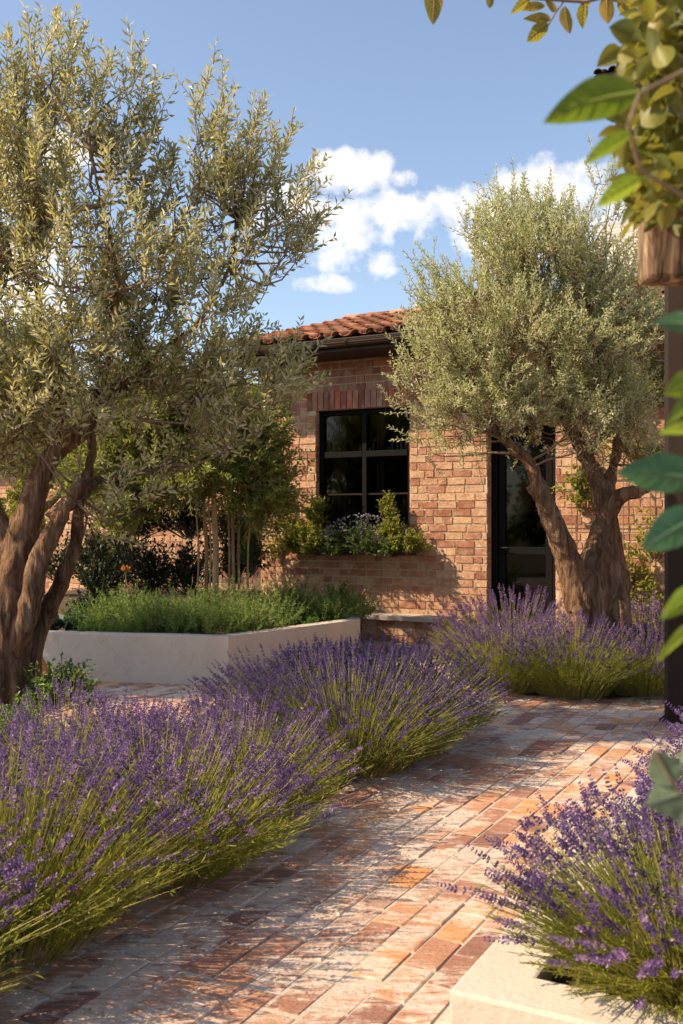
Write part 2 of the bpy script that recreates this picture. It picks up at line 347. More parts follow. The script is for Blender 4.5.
# ------------------------------------------------------------------ ground and paving
a = Acc(); a.add([[-600,-600,-.06],[600,-600,-.06],[600,900,-.06],[-600,900,-.06]], [[0,1,2,3]])
g = a.build('ground', EARTH); g['kind'] = 'structure'
a = Acc()
a.add([[-9,-3,-.0048],[7,-3,-.0048],[7,14.2,-.0048],[-9,14.2,-.0048]], [[0,1,2,3]], 1)
x = -7.0; rw = .111; bl = .222; k = 0
while x < 6:
    y = -1.5 + (k % 2)*bl/2 + R.uniform(-.02,.02)
    while y < 11.6:
        L = bl*R.uniform(.97,1.03); z = R.normal()*.0018
        wx = .004*math.sin(y*1.7+x*.6)+R.normal()*.0012; x0, x1, y0, y1 = x+wx+.003+R.uniform(0,.0025), x+wx+rw-.003-R.uniform(0,.0025), y+.005+R.uniform(0,.002), y+L-.005-R.uniform(0,.003)
        v = np.array([[x0,y0,-.02],[x1,y0,-.02],[x1,y1,-.02],[x0,y1,-.02],
                      [x0,y0,z-.004],[x1,y0,z-.004],[x1,y1,z-.004],[x0,y1,z-.004],
                      [x0+.004,y0+.005,z],[x1-.004,y0+.005,z],[x1-.004,y1-.005,z],[x0+.004,y1-.005,z]])
        v[4:,2] += np.repeat(R.normal(size=4)*.0011, 1)[[0,1,2,3,0,1,2,3]]; v[:,:2] += R.normal(size=(12,2))*.0018
        a.add(v, [[8,9,10,11],[4,5,9,8],[5,6,10,9],[6,7,11,10],[7,4,8,11],[0,1,5,4],[1,2,6,5],[2,3,7,6],[3,0,4,7]], 0)
        y += L
    x += rw; k += 1
pv = a.build('path', [PAVER, JOINT]); pv.rotation_euler = (0,0,ANG); pv['kind'] = 'structure'

def bed(pts, z=.008, name='soil_bed'):
    a = Acc(); pts = np.array(pts, float); n = len(pts)
    P = []
    for i in range(n):
        for q in np.linspace(0,1,8,endpoint=False): P.append(pts[i]*(1-q)+pts[(i+1)%n]*q + R.normal(size=2)*.015)
    c = pts.mean(0); V = [[c[0],c[1],z+.03]] + [[*(c+(p-c)*.93), z+.02] for p in P] + [[*p, z-.004] for p in P]; m_ = len(P)
    fs = [[0,1+i,1+(i+1)%m_] for i in range(m_)]; a.add(V, fs)
    a2 = [[1+i, 1+m_+i, 1+m_+(i+1)%m_, 1+(i+1)%m_] for i in range(m_)]
    a.f.append((np.array(a2), 0, np.zeros(m_), True))
    o = a.build(name, SOIL); o['kind'] = 'structure'; return o
def edge(k, off):   # a point along the path's left edge
    p = np.array([.02,4.48]) + k*U[:2] + off*T[:2]; return p
bed([edge(-2.9,-.2), edge(1.3,-.22), edge(1.7,-.6), edge(1.6,-1.3), edge(.9,-1.8), edge(-1.5,-2.5), edge(-3.2,-1.6)])
bed([(1.15,7.9),(1.45,7.6),(2.0,7.5),(2.6,7.7),(3.1,8.1),(2.9,8.9),(2.1,9.3),(1.2,9.0),(.9,8.4)])

# ------------------------------------------------------------------ brick house
house = thing('brick_house', 'single storey sunlit brick house with terracotta tiled roof, black window and dark door', 'house', P0, ANG)
def px2s(px, plane=0.0):
    k_ = (px-341.5)/F; B = P0 + U*plane
    return (k_*B[1]-B[0])/(T[0]-k_*T[1])
def wz(px, py, plane=0.0):
    s_ = px2s(px, plane); B = P0 + U*plane + T*s_; return H + (525-py)/F*B[1]

def brick_field(a, s0, s1, z0, z1, openings, y=0.0, ch=.087, bl=.222, mat=0):
    z = z0; r = 0
    while z < z1-.02:
        zt = min(z+ch-.013, z1); s = s0 - (r % 2)*bl/2
        while s < s1:
            L = bl if (r*7+int(s*13)) % 5 else bl*.5
            L *= R.uniform(.96,1.04)
            iv = [(max(s,s0), min(s+L-.012, s1))]
            for (o0,o1,oz0,oz1) in openings:
                if zt-.01 > oz0 and z+.01 < oz1:
                    nv = []
                    for (p,q) in iv:
                        if q <= o0 or p >= o1: nv.append((p,q)); continue
                        if p < o0-.03: nv.append((p,o0))
                        if q > o1+.03: nv.append((o1,q))
                    iv = nv
            for p,q in iv:
                if q-p < .03: continue
                pr = y-.007-abs(R.normal())*.0035
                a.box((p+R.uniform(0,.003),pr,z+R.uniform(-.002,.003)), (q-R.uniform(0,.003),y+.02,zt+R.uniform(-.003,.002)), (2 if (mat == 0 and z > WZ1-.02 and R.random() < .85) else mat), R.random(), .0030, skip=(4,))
            s += L
        z += ch; r += 1
def wall_body(a, s0, s1, z0, z1, openings, y0=0.0, depth=.28, mat=1):
    cs = sorted({s0,s1,*[o[0] for o in openings],*[o[1] for o in openings]}); cz = sorted({z0,z1,*[o[2] for o in openings],*[o[3] for o in openings]})
    for i in range(len(cs)-1):
        for j in range(len(cz)-1):
            ms, mz = (cs[i]+cs[i+1])/2, (cz[j]+cz[j+1])/2
            if any(o[0]<ms<o[1] and o[2]<mz<o[3] for o in openings): continue
            for yy in (y0, y0+depth):
                a.add([[cs[i],yy,cz[j]],[cs[i+1],yy,cz[j]],[cs[i+1],yy,cz[j+1]],[cs[i],yy,cz[j+1]]], [[0,1,2,3]], mat)
    for (o0,o1,a0,a1) in openings:
        y1 = y0+depth
        for q in ([[o0,y0,a0],[o0,y1,a0],[o0,y1,a1],[o0,y0,a1]], [[o1,y0,a0],[o1,y1,a0],[o1,y1,a1],[o1,y0,a1]],
                  [[o0,y0,a1],[o1,y0,a1],[o1,y1,a1],[o0,y1,a1]], [[o0,y0,a0],[o1,y0,a0],[o1,y1,a0],[o0,y1,a0]]):
            a.add(q, [[0,1,2,3]], mat)
    for q in ([[s0,y0,z0],[s0,y0+depth,z0],[s0,y0+depth,z1],[s0,y0,z1]], [[s1,y0,z0],[s1,y0+depth,z0],[s1,y0+depth,z1],[s1,y0,z1]]):
        a.add(q, [[0,1,2,3]], mat)
WS0, WS1 = px2s(316), px2s(410); WZ0, WZ1 = wz(363,530), wz(363,408)
DS0, DS1 = px2s(487), px2s(556); DZ1 = 2.38
SL = px2s(261); SR = 6.5; WH = 3.31
win = (WS0, WS1, WZ0, WZ1); door = (DS0, DS1, 0.0, DZ1)
a = Acc()
sol = (WS0-.12, WS1+.12, WZ1, WZ1+.225)
brick_field(a, SL, SR, .01, WH, [win, door, (sol[0],sol[1],sol[2],sol[3]), (DS0-.12,DS1+.12,DZ1,DZ1+.225)])
s = sol[0]
while s < sol[1]-.04:
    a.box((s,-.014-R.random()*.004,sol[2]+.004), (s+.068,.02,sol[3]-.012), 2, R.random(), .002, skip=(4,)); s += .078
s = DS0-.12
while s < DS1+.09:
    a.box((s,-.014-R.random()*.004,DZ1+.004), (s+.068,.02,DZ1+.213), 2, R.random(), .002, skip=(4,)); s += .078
# brick returns at the jambs
for (o0,o1,a0,a1) in (win, door):
    z = .01
    while z < a1-.05:
        if z >= a0-.02:
            for sx, sg in ((o0,-1),(o1,1)):
                lo, hi = (sx-.004, sx+.006) if sg < 0 else (sx-.006, sx+.004)
                a.box((lo,.003,z), (hi,.10,z+.077), 0, R.random(), .001)
        z += .09
wall_body(a, SL, SR, 0, WH, [win, door])
a.build('wall', [BRICK, MORTAR, DBRICK], house)
# side gable wall going back on the left
a = Acc(); gy1 = 6.0
a.box((SL-.004,.285,0),(SL+.25,gy1,WH),1)
a.build('side_wall', [BRICK, MORTAR], house)
# rooms behind the openings
a = Acc()
def room(s0,s1,y0,y1,z0,z1):
    for q in ([[s0,y1,z0],[s1,y1,z0],[s1,y1,z1],[s0,y1,z1]], [[s0,y0,z0],[s0,y1,z0],[s0,y1,z1],[s0,y0,z1]], [[s1,y0,z0],[s1,y1,z0],[s1,y1,z1],[s1,y0,z1]],
              [[s0,y0,z0],[s1,y0,z0],[s1,y1,z0],[s0,y1,z0]], [[s0,y0,z1],[s1,y0,z1],[s1,y1,z1],[s0,y1,z1]]): a.add(q, [[0,1,2,3]], 0)
room(WS0-.35, WS1+.35, .29, 2.6, WZ0-.4, WZ1+.2); room(DS0-.05, DS1+.4, .29, 2.4, .0, DZ1+.1)
a.build('interior', DARKROOM, house)
# window
wf = Acc(); yf = .07
def fr(a, s0, s1, z0, z1, t, y0, y1):
    a.box((s0,y0,z0),(s1,y1,z0+t)); a.box((s0,y0,z1-t),(s1,y1,z1)); a.box((s0,y0,z0+t),(s0+t,y1,z1-t)); a.box((s1-t,y0,z0+t),(s1,y1,z1-t))
g_ = .004
fr(wf, WS0+g_, WS1-g_, WZ0+g_, WZ1-g_, .055, yf, yf+.07)
window = wf.build('window', BLACK, house, bevel=.003)
mid = (WS0+WS1)/2; zc = wz(363,454,.07); zl = wz(363,494,.07)
a = Acc()
a.box((mid-.028,yf-.008,WZ0+.06),(mid+.028,yf+.06,WZ1-.06)); a.box((WS0+.06,yf-.012,zc-.035),(mid-.029,yf+.055,zc+.035)); a.box((mid+.029,yf-.012,zc-.035),(WS1-.06,yf+.055,zc+.035))
a.build('mullion', BLACK, window, bevel=.003)
a = Acc()
a.box((WS0+.06,yf+.012,zl-.010),(mid-.03,yf+.04,zl+.010)); a.box((mid+.03,yf+.012,zl-.010),(WS1-.06,yf+.04,zl+.010))
a.build('glazing_bar', POSTM, window)
for (x0,x1) in ((WS0+.055,mid-.028),(mid+.028,WS1-.055)):
    for (z0,z1) in ((WZ0+.055,zc-.035),(zc+.035,WZ1-.055)):
        a = Acc(); a.add([[x0,yf+.045,z0],[x1,yf+.045,z0],[x1,yf+.045,z1],[x0,yf+.045,z1]],[[0,1,2,3]]); a.build('pane', GLASS, window)
a = Acc(); zs = np.linspace(0,1,26)
for q in range(2):
    xs = np.linspace(WS0+.06, WS0+.24, 22) if q == 0 else np.linspace(mid+.05, mid+.15, 14)
    yy = .30+.022*np.sin(np.arange(len(xs))*1.9)
    for i in range(len(xs)-1):
        a.add([[xs[i],yy[i],WZ0],[xs[i+1],yy[i+1],WZ0],[xs[i+1],yy[i+1],WZ1],[xs[i],yy[i],WZ1]],[[0,1,2,3]])
a.build('curtain', CURTAIN, house)
a = Acc(); a.box((WS0+.28,.40,zc+.04),(WS1+.2,.62,zc+.06),1)
for i in range(15):
    x = WS0+.34+i*.062+R.uniform(-.01,.01); hh = R.uniform(.05,.13); rr = R.uniform(.012,.022)
    a.tube([[x,.5,zc+.061],[x,.5,zc+.061+hh*.6],[x,.5,zc+.061+hh]], [rr,rr*.9,rr*.4], 8)
a.build('glass_shelf', [GLASSY, POSTM], house)
# sill
a = Acc(); a.box((WS0-.05,-.05,WZ0-.055),(WS1+.05,.065,WZ0-.003)); a.build('window_sill', STONE, house, bevel=.006)
# door
a = Acc(); yd = .13
fr(a, DS0+g_, DS1-g_, .012, DZ1-g_, .07, yd, yd+.09)
dr = a.build('door', BLACK, house, bevel=.003)
a = Acc(); a.box((DS0+.085,yd+.02,.03),(DS0+.155,yd+.07,DZ1-.08)); a.box((DS1-.155,yd+.02,.03),(DS1-.085,yd+.07,DZ1-.08))
for z in (.03,.98,DZ1-.17): a.box((DS0+.156,yd+.022,z),(DS1-.156,yd+.068,z+(.16 if z < .5 else .08)))
a.build('door_leaf', BLACK, dr, bevel=.003)
a = Acc(); a.add([[DS0+.15,yd+.05,.15],[DS1-.15,yd+.05,.15],[DS1-.15,yd+.05,DZ1-.15],[DS0+.15,yd+.05,DZ1-.15]],[[0,1,2,3]]); a.build('pane', GLASS, dr)
a = Acc(); hx = DS0+.12; a.tube([[hx,yd+.018,1.05],[hx,yd-.03,1.05],[hx+.09,yd-.03,1.05]], .009, 8); a.build('handle', POSTM, dr)
a = Acc(); a.box((DS0-.05,-.16,.0125),(DS1+.05,yd-.005,.055)); a.build('doorstep', STONE, house, bevel=.008)
# eaves, gutter, roof
OV = .60; EZ = 3.29; PITCH = math.radians(15.5); RD = 3.4
a = Acc(); a.box((SL-.22,-OV+.03,EZ-.05),(SR,-OV+.055,EZ+.10)); a.box((SL-.22,-OV+.058,EZ-.048),(SR,0.30,EZ-.025)); a.build('fascia', BRONZE, house)
a = Acc(); gy = -OV-.035; th = np.linspace(math.pi, 2*math.pi, 9)
for i in range(8):
    p, q = th[i], th[i+1]; r_ = .068
    a.add([[SL-.28,gy+r_*math.cos(p),EZ+.055+r_*math.sin(p)],[SR,gy+r_*math.cos(p),EZ+.055+r_*math.sin(p)],[SR,gy+r_*math.cos(q),EZ+.055+r_*math.sin(q)],[SL-.28,gy+r_*math.cos(q),EZ+.055+r_*math.sin(q)]],[[0,1,2,3]],0,None,True)
a.tube([[SL-.28,gy-.068,EZ+.058],[SR,gy-.068,EZ+.058]], .009, 8)
a.tube([[SL-.28,gy-.0,EZ+.02],[SL-.27,gy,EZ+.02]], .066, 10)
gut = a.build('gutter', BRONZE, house); md = gut.modifiers.new('s','SOLIDIFY'); md.thickness = .004
for sx in (px2s(318,-OV), px2s(349,-OV), px2s(262,-OV)+.0, 1.0, 2.4, 3.8):
    a = Acc()
    pts = [[sx, gy+.075*math.cos(p), EZ+.055+.075*math.sin(p)] for p in th]
    for i in range(8):
        a.add([pts[i],[pts[i][0]+.03,*pts[i][1:]],[pts[i+1][0]+.03,*pts[i+1][1:]],pts[i+1]],[[0,1,2,3]])
    b_ = a.build('bracket', BRONZE, gut); md = b_.modifiers.new('s','SOLIDIFY'); md.thickness = .004
def tile_roof(s0, s1, ye, ze, pitch, run, col=.2, crs=.34):
    a = Acc(); nc = int((s1-s0)/col); nr = int(run/math.cos(pitch)/crs)+1
    sp, cp = math.sin(pitch), math.cos(pitch); dz = .012
    a.add([[s0,ye+.03,ze-.0],[s1,ye+.03,ze],[s1,ye+run,ze+run*sp/cp-.03],[s0,ye+run,ze+run*sp/cp-.03]],[[0,1,2,3]],1)
    ths = np.linspace(0, math.pi, 8)
    for r_ in range(nr):
        for c_ in range(nc):
            jx, jr = R.normal()*.012, R.normal()*.022; rn = R.random()
            for kind in (0,1):
                cx = s0+col*(c_+.5)+jx + (col/2 if kind else 0)
                rad0, rad1 = (.062,.052) if not kind else (.055,.062)
                d0 = r_*crs-.05+jr; d1 = d0+crs+.06
                ring = []
                for d, rad in ((d0,rad0),(d1,rad1)):
                    base = np.array([cx, ye+d*cp, ze+d*sp]); lift = (.035 if d == d0 else .012)
                    nrm = np.array([0,-sp,cp])
                    for tt in ths:
                        u_ = -math.cos(tt)*rad*1.15; v_ = math.sin(tt)*rad if not kind else -math.sin(tt)*rad*.6+.03
                        ring.append(base + np.array([u_,0,0]) + nrm*(v_+lift+.01))
                n_ = len(ths); fs = [[i,i+1,n_+i+1,n_+i] for i in range(n_-1)]
                a.add(ring, fs, 0, rn if not kind else rn*.6, True)
                if not kind:   # thickness at the lower end
                    inner = [np.array(ring[i]) + np.array([0,0,0]) - (np.array([math.cos(math.pi-ths[i])*.012, 0, 0]) + np.array([0,-sp,cp])*math.sin(ths[i])*.012) for i in range(n_)]
                    a.add(ring[:n_]+inner, [[i,i+1,n_+i+1,n_+i] for i in range(n_-1)], 0, rn*.5)
    return a
a = tile_roof(SL-.26, SR-.5, -OV-.02, EZ+.07, PITCH, RD)
roof = a.build('roof', [TILE, BRONZE], house); md = roof.modifiers.new('s','SOLIDIFY'); md.thickness = .008
# ridge tiles and rear slope
a = Acc(); rz_ = EZ+.07+RD*math.tan(PITCH); ry_ = -OV-.02+RD
s = SL-.28
while s < SR-.6:
    v = []; r0, r1 = .10, .088
    for d, rad in ((s,r0),(s+.42,r1)):
        for tt in np.linspace(-.2, math.pi+.2, 10): v.append([d, ry_-math.cos(tt)*rad, rz_+math.sin(tt)*rad*.9+.02])
    a.add(v, [[i,i+1,10+i+1,10+i] for i in range(9)], 0, None, True); s += .38
rd = a.build('ridge', TILE, roof); md = rd.modifiers.new('s','SOLIDIFY'); md.thickness = .012
a = Acc(); a.add([[SL-.26,ry_,rz_],[SR-.5,ry_,rz_],[SR-.5,ry_+3.2,rz_-3.2*math.tan(PITCH)],[SL-.26,ry_+3.2,rz_-3.2*math.tan(PITCH)]],[[0,1,2,3]]); a.build('rear_slope', TILE, roof)
a = Acc(); zt = EZ-.02
a.add([[SL-.002,-.02,zt],[SL-.002,ry_,rz_-.06],[SL-.002,ry_+3.2,zt]],[[0,1,2]]); a.build('gable', MORTAR, house)
# set-back wing on the left
WY = 1.9; WX0, WX1 = -12.0, SL+.0; WWH = 2.66
a = Acc(); brick_field(a, WX0, WX1-.01, .01, WWH, [], WY, mat=2); wall_body(a, WX0, WX1-.006, 0, WWH, [], WY)
a.build('wing_wall', [BRICK, MORTAR, BRICK], house)
a = tile_roof(WX0, WX1-.3, WY-.42, WWH+.05, math.radians(19), 2.6)
wr = a.build('wing_roof', [TILE, BRONZE], house); md = wr.modifiers.new('s','SOLIDIFY'); md.thickness = .008
a = Acc(); a.tube([[WX0,WY-.47,WWH+.02],[WX1-.3,WY-.47,WWH+.02]], .055, 10); a.box((WX0,WY-.40,WWH-.06),(WX1-.3,WY-.375,WWH+.06)); a.build('wing_gutter', BRONZE, house)

# ------------------------------------------------------------------ houses behind
tw = thing('tall_house', 'tall building behind with dark tiled eave corner rising above the climbing vine at upper right', 'house', at(628,525,15.5)*[1,1,0], ANG)
a = Acc(); a.box((.42,0,0),(4.4,4,8.1)); a.build('wall', CREAMWALL, tw)
a = tile_roof(-.42, 4.4, -.45, 8.15, math.radians(20), 2.4); r_ = a.build('roof', [plain('dark_roof_tile', (.07,.04,.03), .8, .2), BRONZE], tw)
a = Acc(); a.box((-.40,-.48,8.02),(4.4,-.42,8.16)); a.box((-.40,-.415,8.025),(4.4,-.002,8.05)); a.build('fascia', BRONZE, tw)
sh = thing('shingled_house', 'low house behind the right olive tree with pale grey shingled roof', 'house', at(592,525,17)*[1,1,0], ANG)
a = Acc(); a.box((0,0,0),(5,4,5.4)); a.build('wall', CREAMWALL, sh)
a = Acc(); sl = math.radians(38)
for r_ in range(16):
    d0, d1 = r_*.14, r_*.14+.15; x = -.2
    while x < 5.2:
        L = R.uniform(.16,.26)
        v = []
        for d, off in ((d0,.022),(d1,.004)):
            for xx in (x, x+L-.006): v.append([xx, -.25+d*math.cos(sl), 5.4+d*math.sin(sl)+off])
        v += [[x,-.25+d0*math.cos(sl),5.4+d0*math.sin(sl)],[x+L-.006,-.25+d0*math.cos(sl),5.4+d0*math.sin(sl)]]
        a.add(v, [[0,1,3,2],[4,5,1,0]], 0); x += L
a.add([[-.2,-.25,5.39],[5.2,-.25,5.39],[5.2,1.7,6.9],[-.2,1.7,6.9]],[[0,1,2,3]],0)
a.add([[-.2,1.72,6.9],[5.2,1.72,6.9],[5.2,4.2,5.39],[-.2,4.2,5.39]],[[0,1,2,3]],0)
a.build('roof', SHINGLE, sh)

# ------------------------------------------------------------------ bench
b0, b1 = px2s(352,-.40), px2s(439,-.40)
bench = thing('stone_bench', 'low stone slab bench on a brick base against the sunlit wall', 'bench', P0, ANG)
a = Acc(); a.box((b0,-.43,.245),(b1,-.012,.295)); a.build('seat', STONE, bench, bevel=.006)
a = Acc(); a.box((b0+.07,-.36,.0),(b1-.09,-.02,.243),1); brick_field(a, b0+.07, b1-.09, .01, .24, [], -.36, .08)
a.build('base', [BRICK, MORTAR], bench)

# ------------------------------------------------------------------ raised planter, left
PZ = .40
Cc = np.array([-.912, 8.07]); Lc = np.array([-2.53, 8.41]); Rc = np.array([.18, 9.57])
dl = unit(Lc-Cc); Lf = Cc + dl*4.2; wl = P0 + T*px2s(352) - U*.02; Wc = wl[:2]
outer = [Lf, Cc, Rc, Wc]
def offs(pts, w_):
    out = []
    for i, p in enumerate(pts):
        ds = []
        if i > 0: ds.append(unit(pts[i]-pts[i-1]))
        if i < len(pts)-1: ds.append(unit(pts[i+1]-pts[i]))
        ns = [np.array([-d[1], d[0]]) for d in ds]; n_ = unit(sum(ns)); out.append(p + n_*w_/max(.35, float(n_@ns[0])))
    return out
inner = offs(outer, .14)
raised = thing('raised_planter', 'long low raised planter bed with pale rendered walls, filled with green plants', 'planter')
a = Acc(); n = len(outer)
V = [[*p,0] for p in outer]+[[*p,PZ] for p in outer]+[[*p,PZ] for p in inner]+[[*p,0] for p in inner]
fs = []
for i in range(n-1):
    fs += [[i,i+1,n+i+1,n+i],[n+i,n+i+1,2*n+i+1,2*n+i],[2*n+i,2*n+i+1,3*n+i+1,3*n+i]]
fs += [[0,n,2*n,3*n],[n-1,4*n-1,3*n-1,2*n-1]]
a.add(V, fs); a.build('planter_wall', PLASTER, raised, bevel=.008)
a = Acc(); back = [P0[:2]+T[:2]*SL-U[:2]*.02, P0[:2]+T[:2]*SL+U[:2]*(WY-.03), P0[:2]+T[:2]*(-6.5)+U[:2]*(WY-.03)]
poly = [inner[0],inner[1],inner[2],inner[3]]+back
a.add([[*p,PZ-.06] for p in poly], [list(range(len(poly)))]); a.build('soil', SOIL, raised)

# ------------------------------------------------------------------ right planter
rp = thing('low_planter', 'low pale rendered planter box at the right edge of the brick path', 'planter', (.23,2.15,0), ANG)
a = Acc(); PH = .30
xo, yo = 1.9, 3.0; wv = .15
V = [[0,0,0],[xo,0,0],[xo,yo,0],[0,yo,0]]; V += [[x,y,PH] for x,y,_ in V[:4]]
V += [[wv,wv,PH],[xo-wv,wv,PH],[xo-wv,yo-wv,PH],[wv,yo-wv,PH]]; V += [[x,y,.1] for x,y,_ in V[8:12]]
fs = []
for i in range(4):
    j = (i+1) % 4; fs += [[i,j,4+j,4+i],[4+i,4+j,8+j,8+i],[8+i,8+j,12+j,12+i]]
a.add(V, fs); a.build('planter_wall', PLASTER, rp, bevel=.008)
a = Acc(); a.add([[wv-.01,wv-.01,PH-.05],[xo-wv+.01,wv-.01,PH-.05],[xo-wv+.01,yo-wv+.01,PH-.05],[wv-.01,yo-wv+.01,PH-.05]],[[0,1,2,3]]); a.build('soil', SOIL, rp)

# ------------------------------------------------------------------ lavender
def lavender(R0, Hh, nst, nleaf, seed, maxtilt=68, petal=LAVP, name='lavender_bush', segl=1.0, fol=None):
    global R; keep = R; R = np.random.default_rng(seed)
    root = thing(name, '', 'lavender')
    # stalks
    N = nst; ph = R.uniform(0, 2*math.pi, N); tl = np.radians(maxtilt)*np.sqrt(R.random(N))*R.uniform(.85,1.05,N)
    hd = np.stack([np.cos(ph), np.sin(ph), np.zeros(N)], 1); L = Hh*R.uniform(.78,1.14,N)*(1.06-.20*np.sin(tl)**2)
    base = hd*(R0*.50*np.sin(tl)*R.uniform(.6,1.2,N))[:,None]
    K = 6; q = np.linspace(0,1,K)
    ctr = np.zeros((N,K,3)); ctr[:,0] = base
    wob = R.normal(size=(N,3))*.05; wind = np.array([.04,-.02,0])
    for i in range(1,K):
        t_ = tl*(.55+.55*q[i]); d = hd*np.sin(t_)[:,None]; d[:,2] = np.cos(t_)
        ctr[:,i] = ctr[:,i-1] + unit(d+wob*q[i]+wind*q[i])*(L/(K-1))[:,None]
    ctr[:,:,2] = np.maximum(ctr[:,:,2], .015)
    a = Acc(); rad = np.broadcast_to(np.array([.0016,.0015,.0013,.0012,.0011,.001]), (N,K))
    a.tubes(ctr, rad, 3, 0); 
    a.build('stalks', LAVS, root)
    # flower spikes
    tip = ctr[:,-1]; d = unit(ctr[:,-1]-ctr[:,-2]); SL_ = R.uniform(.035,.075,N)
    nw = 7; P = []; D = []; Rn = []; Sz = []
    b1_ = unit(np.cross(d, [.3,.2,.9])); b2_ = np.cross(d, b1_); srn = R.random(N)
    for wv_ in range(nw):
        f_ = wv_/(nw-1); c0 = tip + d*(SL_*(f_ - .15))[:,None]
        if wv_ == 0: c0 = tip - d*(.022)
        for k_ in range(5):
            an = k_*1.2566 + wv_*.6 + R.uniform(-.3,.3,N); o_ = b1_*np.cos(an)[:,None]+b2_*np.sin(an)[:,None]
            P.append(c0 + o_*.0015); D.append(o_*1.0 + d*(.75+.6*f_) + R.normal(size=(N,3))*.15)
            Rn.append(np.clip(srn*.6+R.random(N)*.45-.03, 0, 1)); Sz.append((.0125-.0055*f_)*R.uniform(.75,1.25,N))
    P = np.concatenate(P); D = np.concatenate(D); Rn = np.concatenate(Rn); Sz = np.concatenate(Sz)
    a = Acc(); a.leaves(P, D, Sz, Sz*.68, 0, Rn, .3, .0, mid=.6); a.build('flowers', petal, root)
    # foliage
    N = nleaf; ph = R.uniform(0,2*math.pi,N); tl = np.radians(maxtilt+8)*np.sqrt(R.random(N)); hd = np.stack([np.cos(ph), np.sin(ph), np.zeros(N)],1)
    Ls = Hh*R.uniform(.50,.95,N); d0 = hd*np.sin(tl*.7)[:,None]; d0[:,2] = np.cos(tl*.7); d1 = hd*np.sin(tl)[:,None]; d1[:,2] = np.cos(tl)
    base = hd*(R0*.52*np.sin(tl))[:,None]
    a = Acc(); m1 = base + d0*(Ls*.5)[:,None]; m2 = m1 + d1*(Ls*.5)[:,None]; m2[:,2] = np.maximum(m2[:,2], .02)
    a.tubes(np.stack([base,m1,m2],1), np.broadcast_to(np.array([.002,.0016,.001]),(N,3)), 3, 1)
    P = []; D = []
    for k_ in range(12):
        f_ = .2+.8*R.random(N); seg = (f_ > .5)[:,None]
        p = np.where(seg, m1+(m2-m1)*((f_-.5)*2)[:,None], base+(m1-base)*(f_*2)[:,None]); P.append(p); D.append(np.where(seg,d1,d0)+R.normal(size=(N,3))*.38)
    P = np.concatenate(P); D = np.concatenate(D)
    a.leaves(P, D, R.uniform(.03,.055,len(P))*segl, .0048*segl, 0, None, .2, .15)
    a.build('foliage', [fol or LAVF, LAVS], root)
    R = keep
    return root
protoA = [lavender(.62,.52,560,1000,11,60,segl=.75), lavender(.62,.55,480,1020,12,58,segl=.75), lavender(.62,.48,540,980,21,64,segl=.75)]
protoB = [lavender(.66,.62,760,900,13,64,LAVP2,fol=LAVF_SHADE), lavender(.66,.60,720,880,14,62,LAVP2,fol=LAVF_SHADE)]
protoC = [lavender(.50,.42,600,1150,15,68,segl=.6), lavender(.50,.42,560,1150,16,66,segl=.6)]
used = set()
def place(proto, i, loc, rz, s_, label, group):
    p = proto[i]
    sc_ = (s_, s_, s_*random.uniform(.96,1.04)) if not isinstance(s_, tuple) else s_
    if id(p) not in used:
        used.add(id(p)); p.location = loc; p.rotation_euler = (0,0,rz); p.scale = sc_; p['label'] = label; p['group'] = group; return p
    return dup(p, loc, rz, sc_, label, group)
GA = 'lavender bushes along the left edge of the path'; GI = 'lavender bushes around the right olive tree'; GP = 'lavender bushes in the low right planter'
def e3(k, off): p = edge(k, off); return (p[0], p[1], .02)
place(protoA,0,e3(-2.5,-.30),.3,1.06,'nearest lavender bush in the lower left corner of the photo, beside the path',GA)
place(protoA,1,e3(-1.72,-.32),1.3,1.02,'second nearest lavender bush along the path edge, lower left, with yellow-green stems',GA)
place(protoA,2,e3(-.98,-.30),2.6,.98,'third lavender bush along the path edge, in front of the shady paving',GA)
place(protoA,1,e3(-.36,-.36),4.0,.86,'lavender bush at the bend of the border, just before the darker mound',GA)
place(protoA,2,e3(-1.4,-1.15),5.1,.88,'sunlit lavender bush at the left edge of the photo, one row back from the path',GA)
place(protoA,1,e3(-.6,-1.10),.9,.84,'sunlit lavender bush in the middle of the second row back from the path',GA)
place(protoA,0,e3(-.05,-1.15),2.0,.70,'pinkish lavender bush in front of the rendered planter front',GA)
place(protoA,1,e3(-1.1,-1.7),3.2,.62,'lavender bush at the foot of the left olive trunk',GA)
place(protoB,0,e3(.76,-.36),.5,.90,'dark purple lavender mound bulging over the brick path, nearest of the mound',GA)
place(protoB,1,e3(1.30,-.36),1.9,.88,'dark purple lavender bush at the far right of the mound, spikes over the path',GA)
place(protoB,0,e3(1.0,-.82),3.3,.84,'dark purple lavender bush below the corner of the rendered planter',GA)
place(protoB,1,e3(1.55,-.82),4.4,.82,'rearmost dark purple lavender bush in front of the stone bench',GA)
for i, (x,y,s_,lb) in enumerate([
    (1.30,7.85,0.92,'lavender bush at the left end of the tree island, before the dark door'),
    (1.75,7.60,0.90,'front lavender bush of the tree island with green stems down to the paving'),
    (2.32,7.68,0.90,'lavender bush directly in front of the right olive trunk'),
    (2.75,8.15,0.90,'lavender bush right of the olive trunk beside the brown post'),
    (1.45,8.5,1.1,'lavender bush behind the island at the foot of the dark door'),
    (2.75,8.85,1.1,'pale lavender bush behind the right olive trunk below the vine')]):
    place(protoA, i%3, (x,y,.02), i*1.3+.4, s_, lb, GI)
def rpl(x,y): p = np.array([.23,2.15]) + T[:2]*x + U[:2]*y; return (p[0],p[1],.25)
place(protoC,0,rpl(.47,.40),.4,.90,'nearest lavender bush in the lower right corner, spilling over the planter rim',GP)
place(protoC,1,rpl(.66,1.0),1.7,.95,'middle lavender bush of the low planter leaning out over the path',GP)
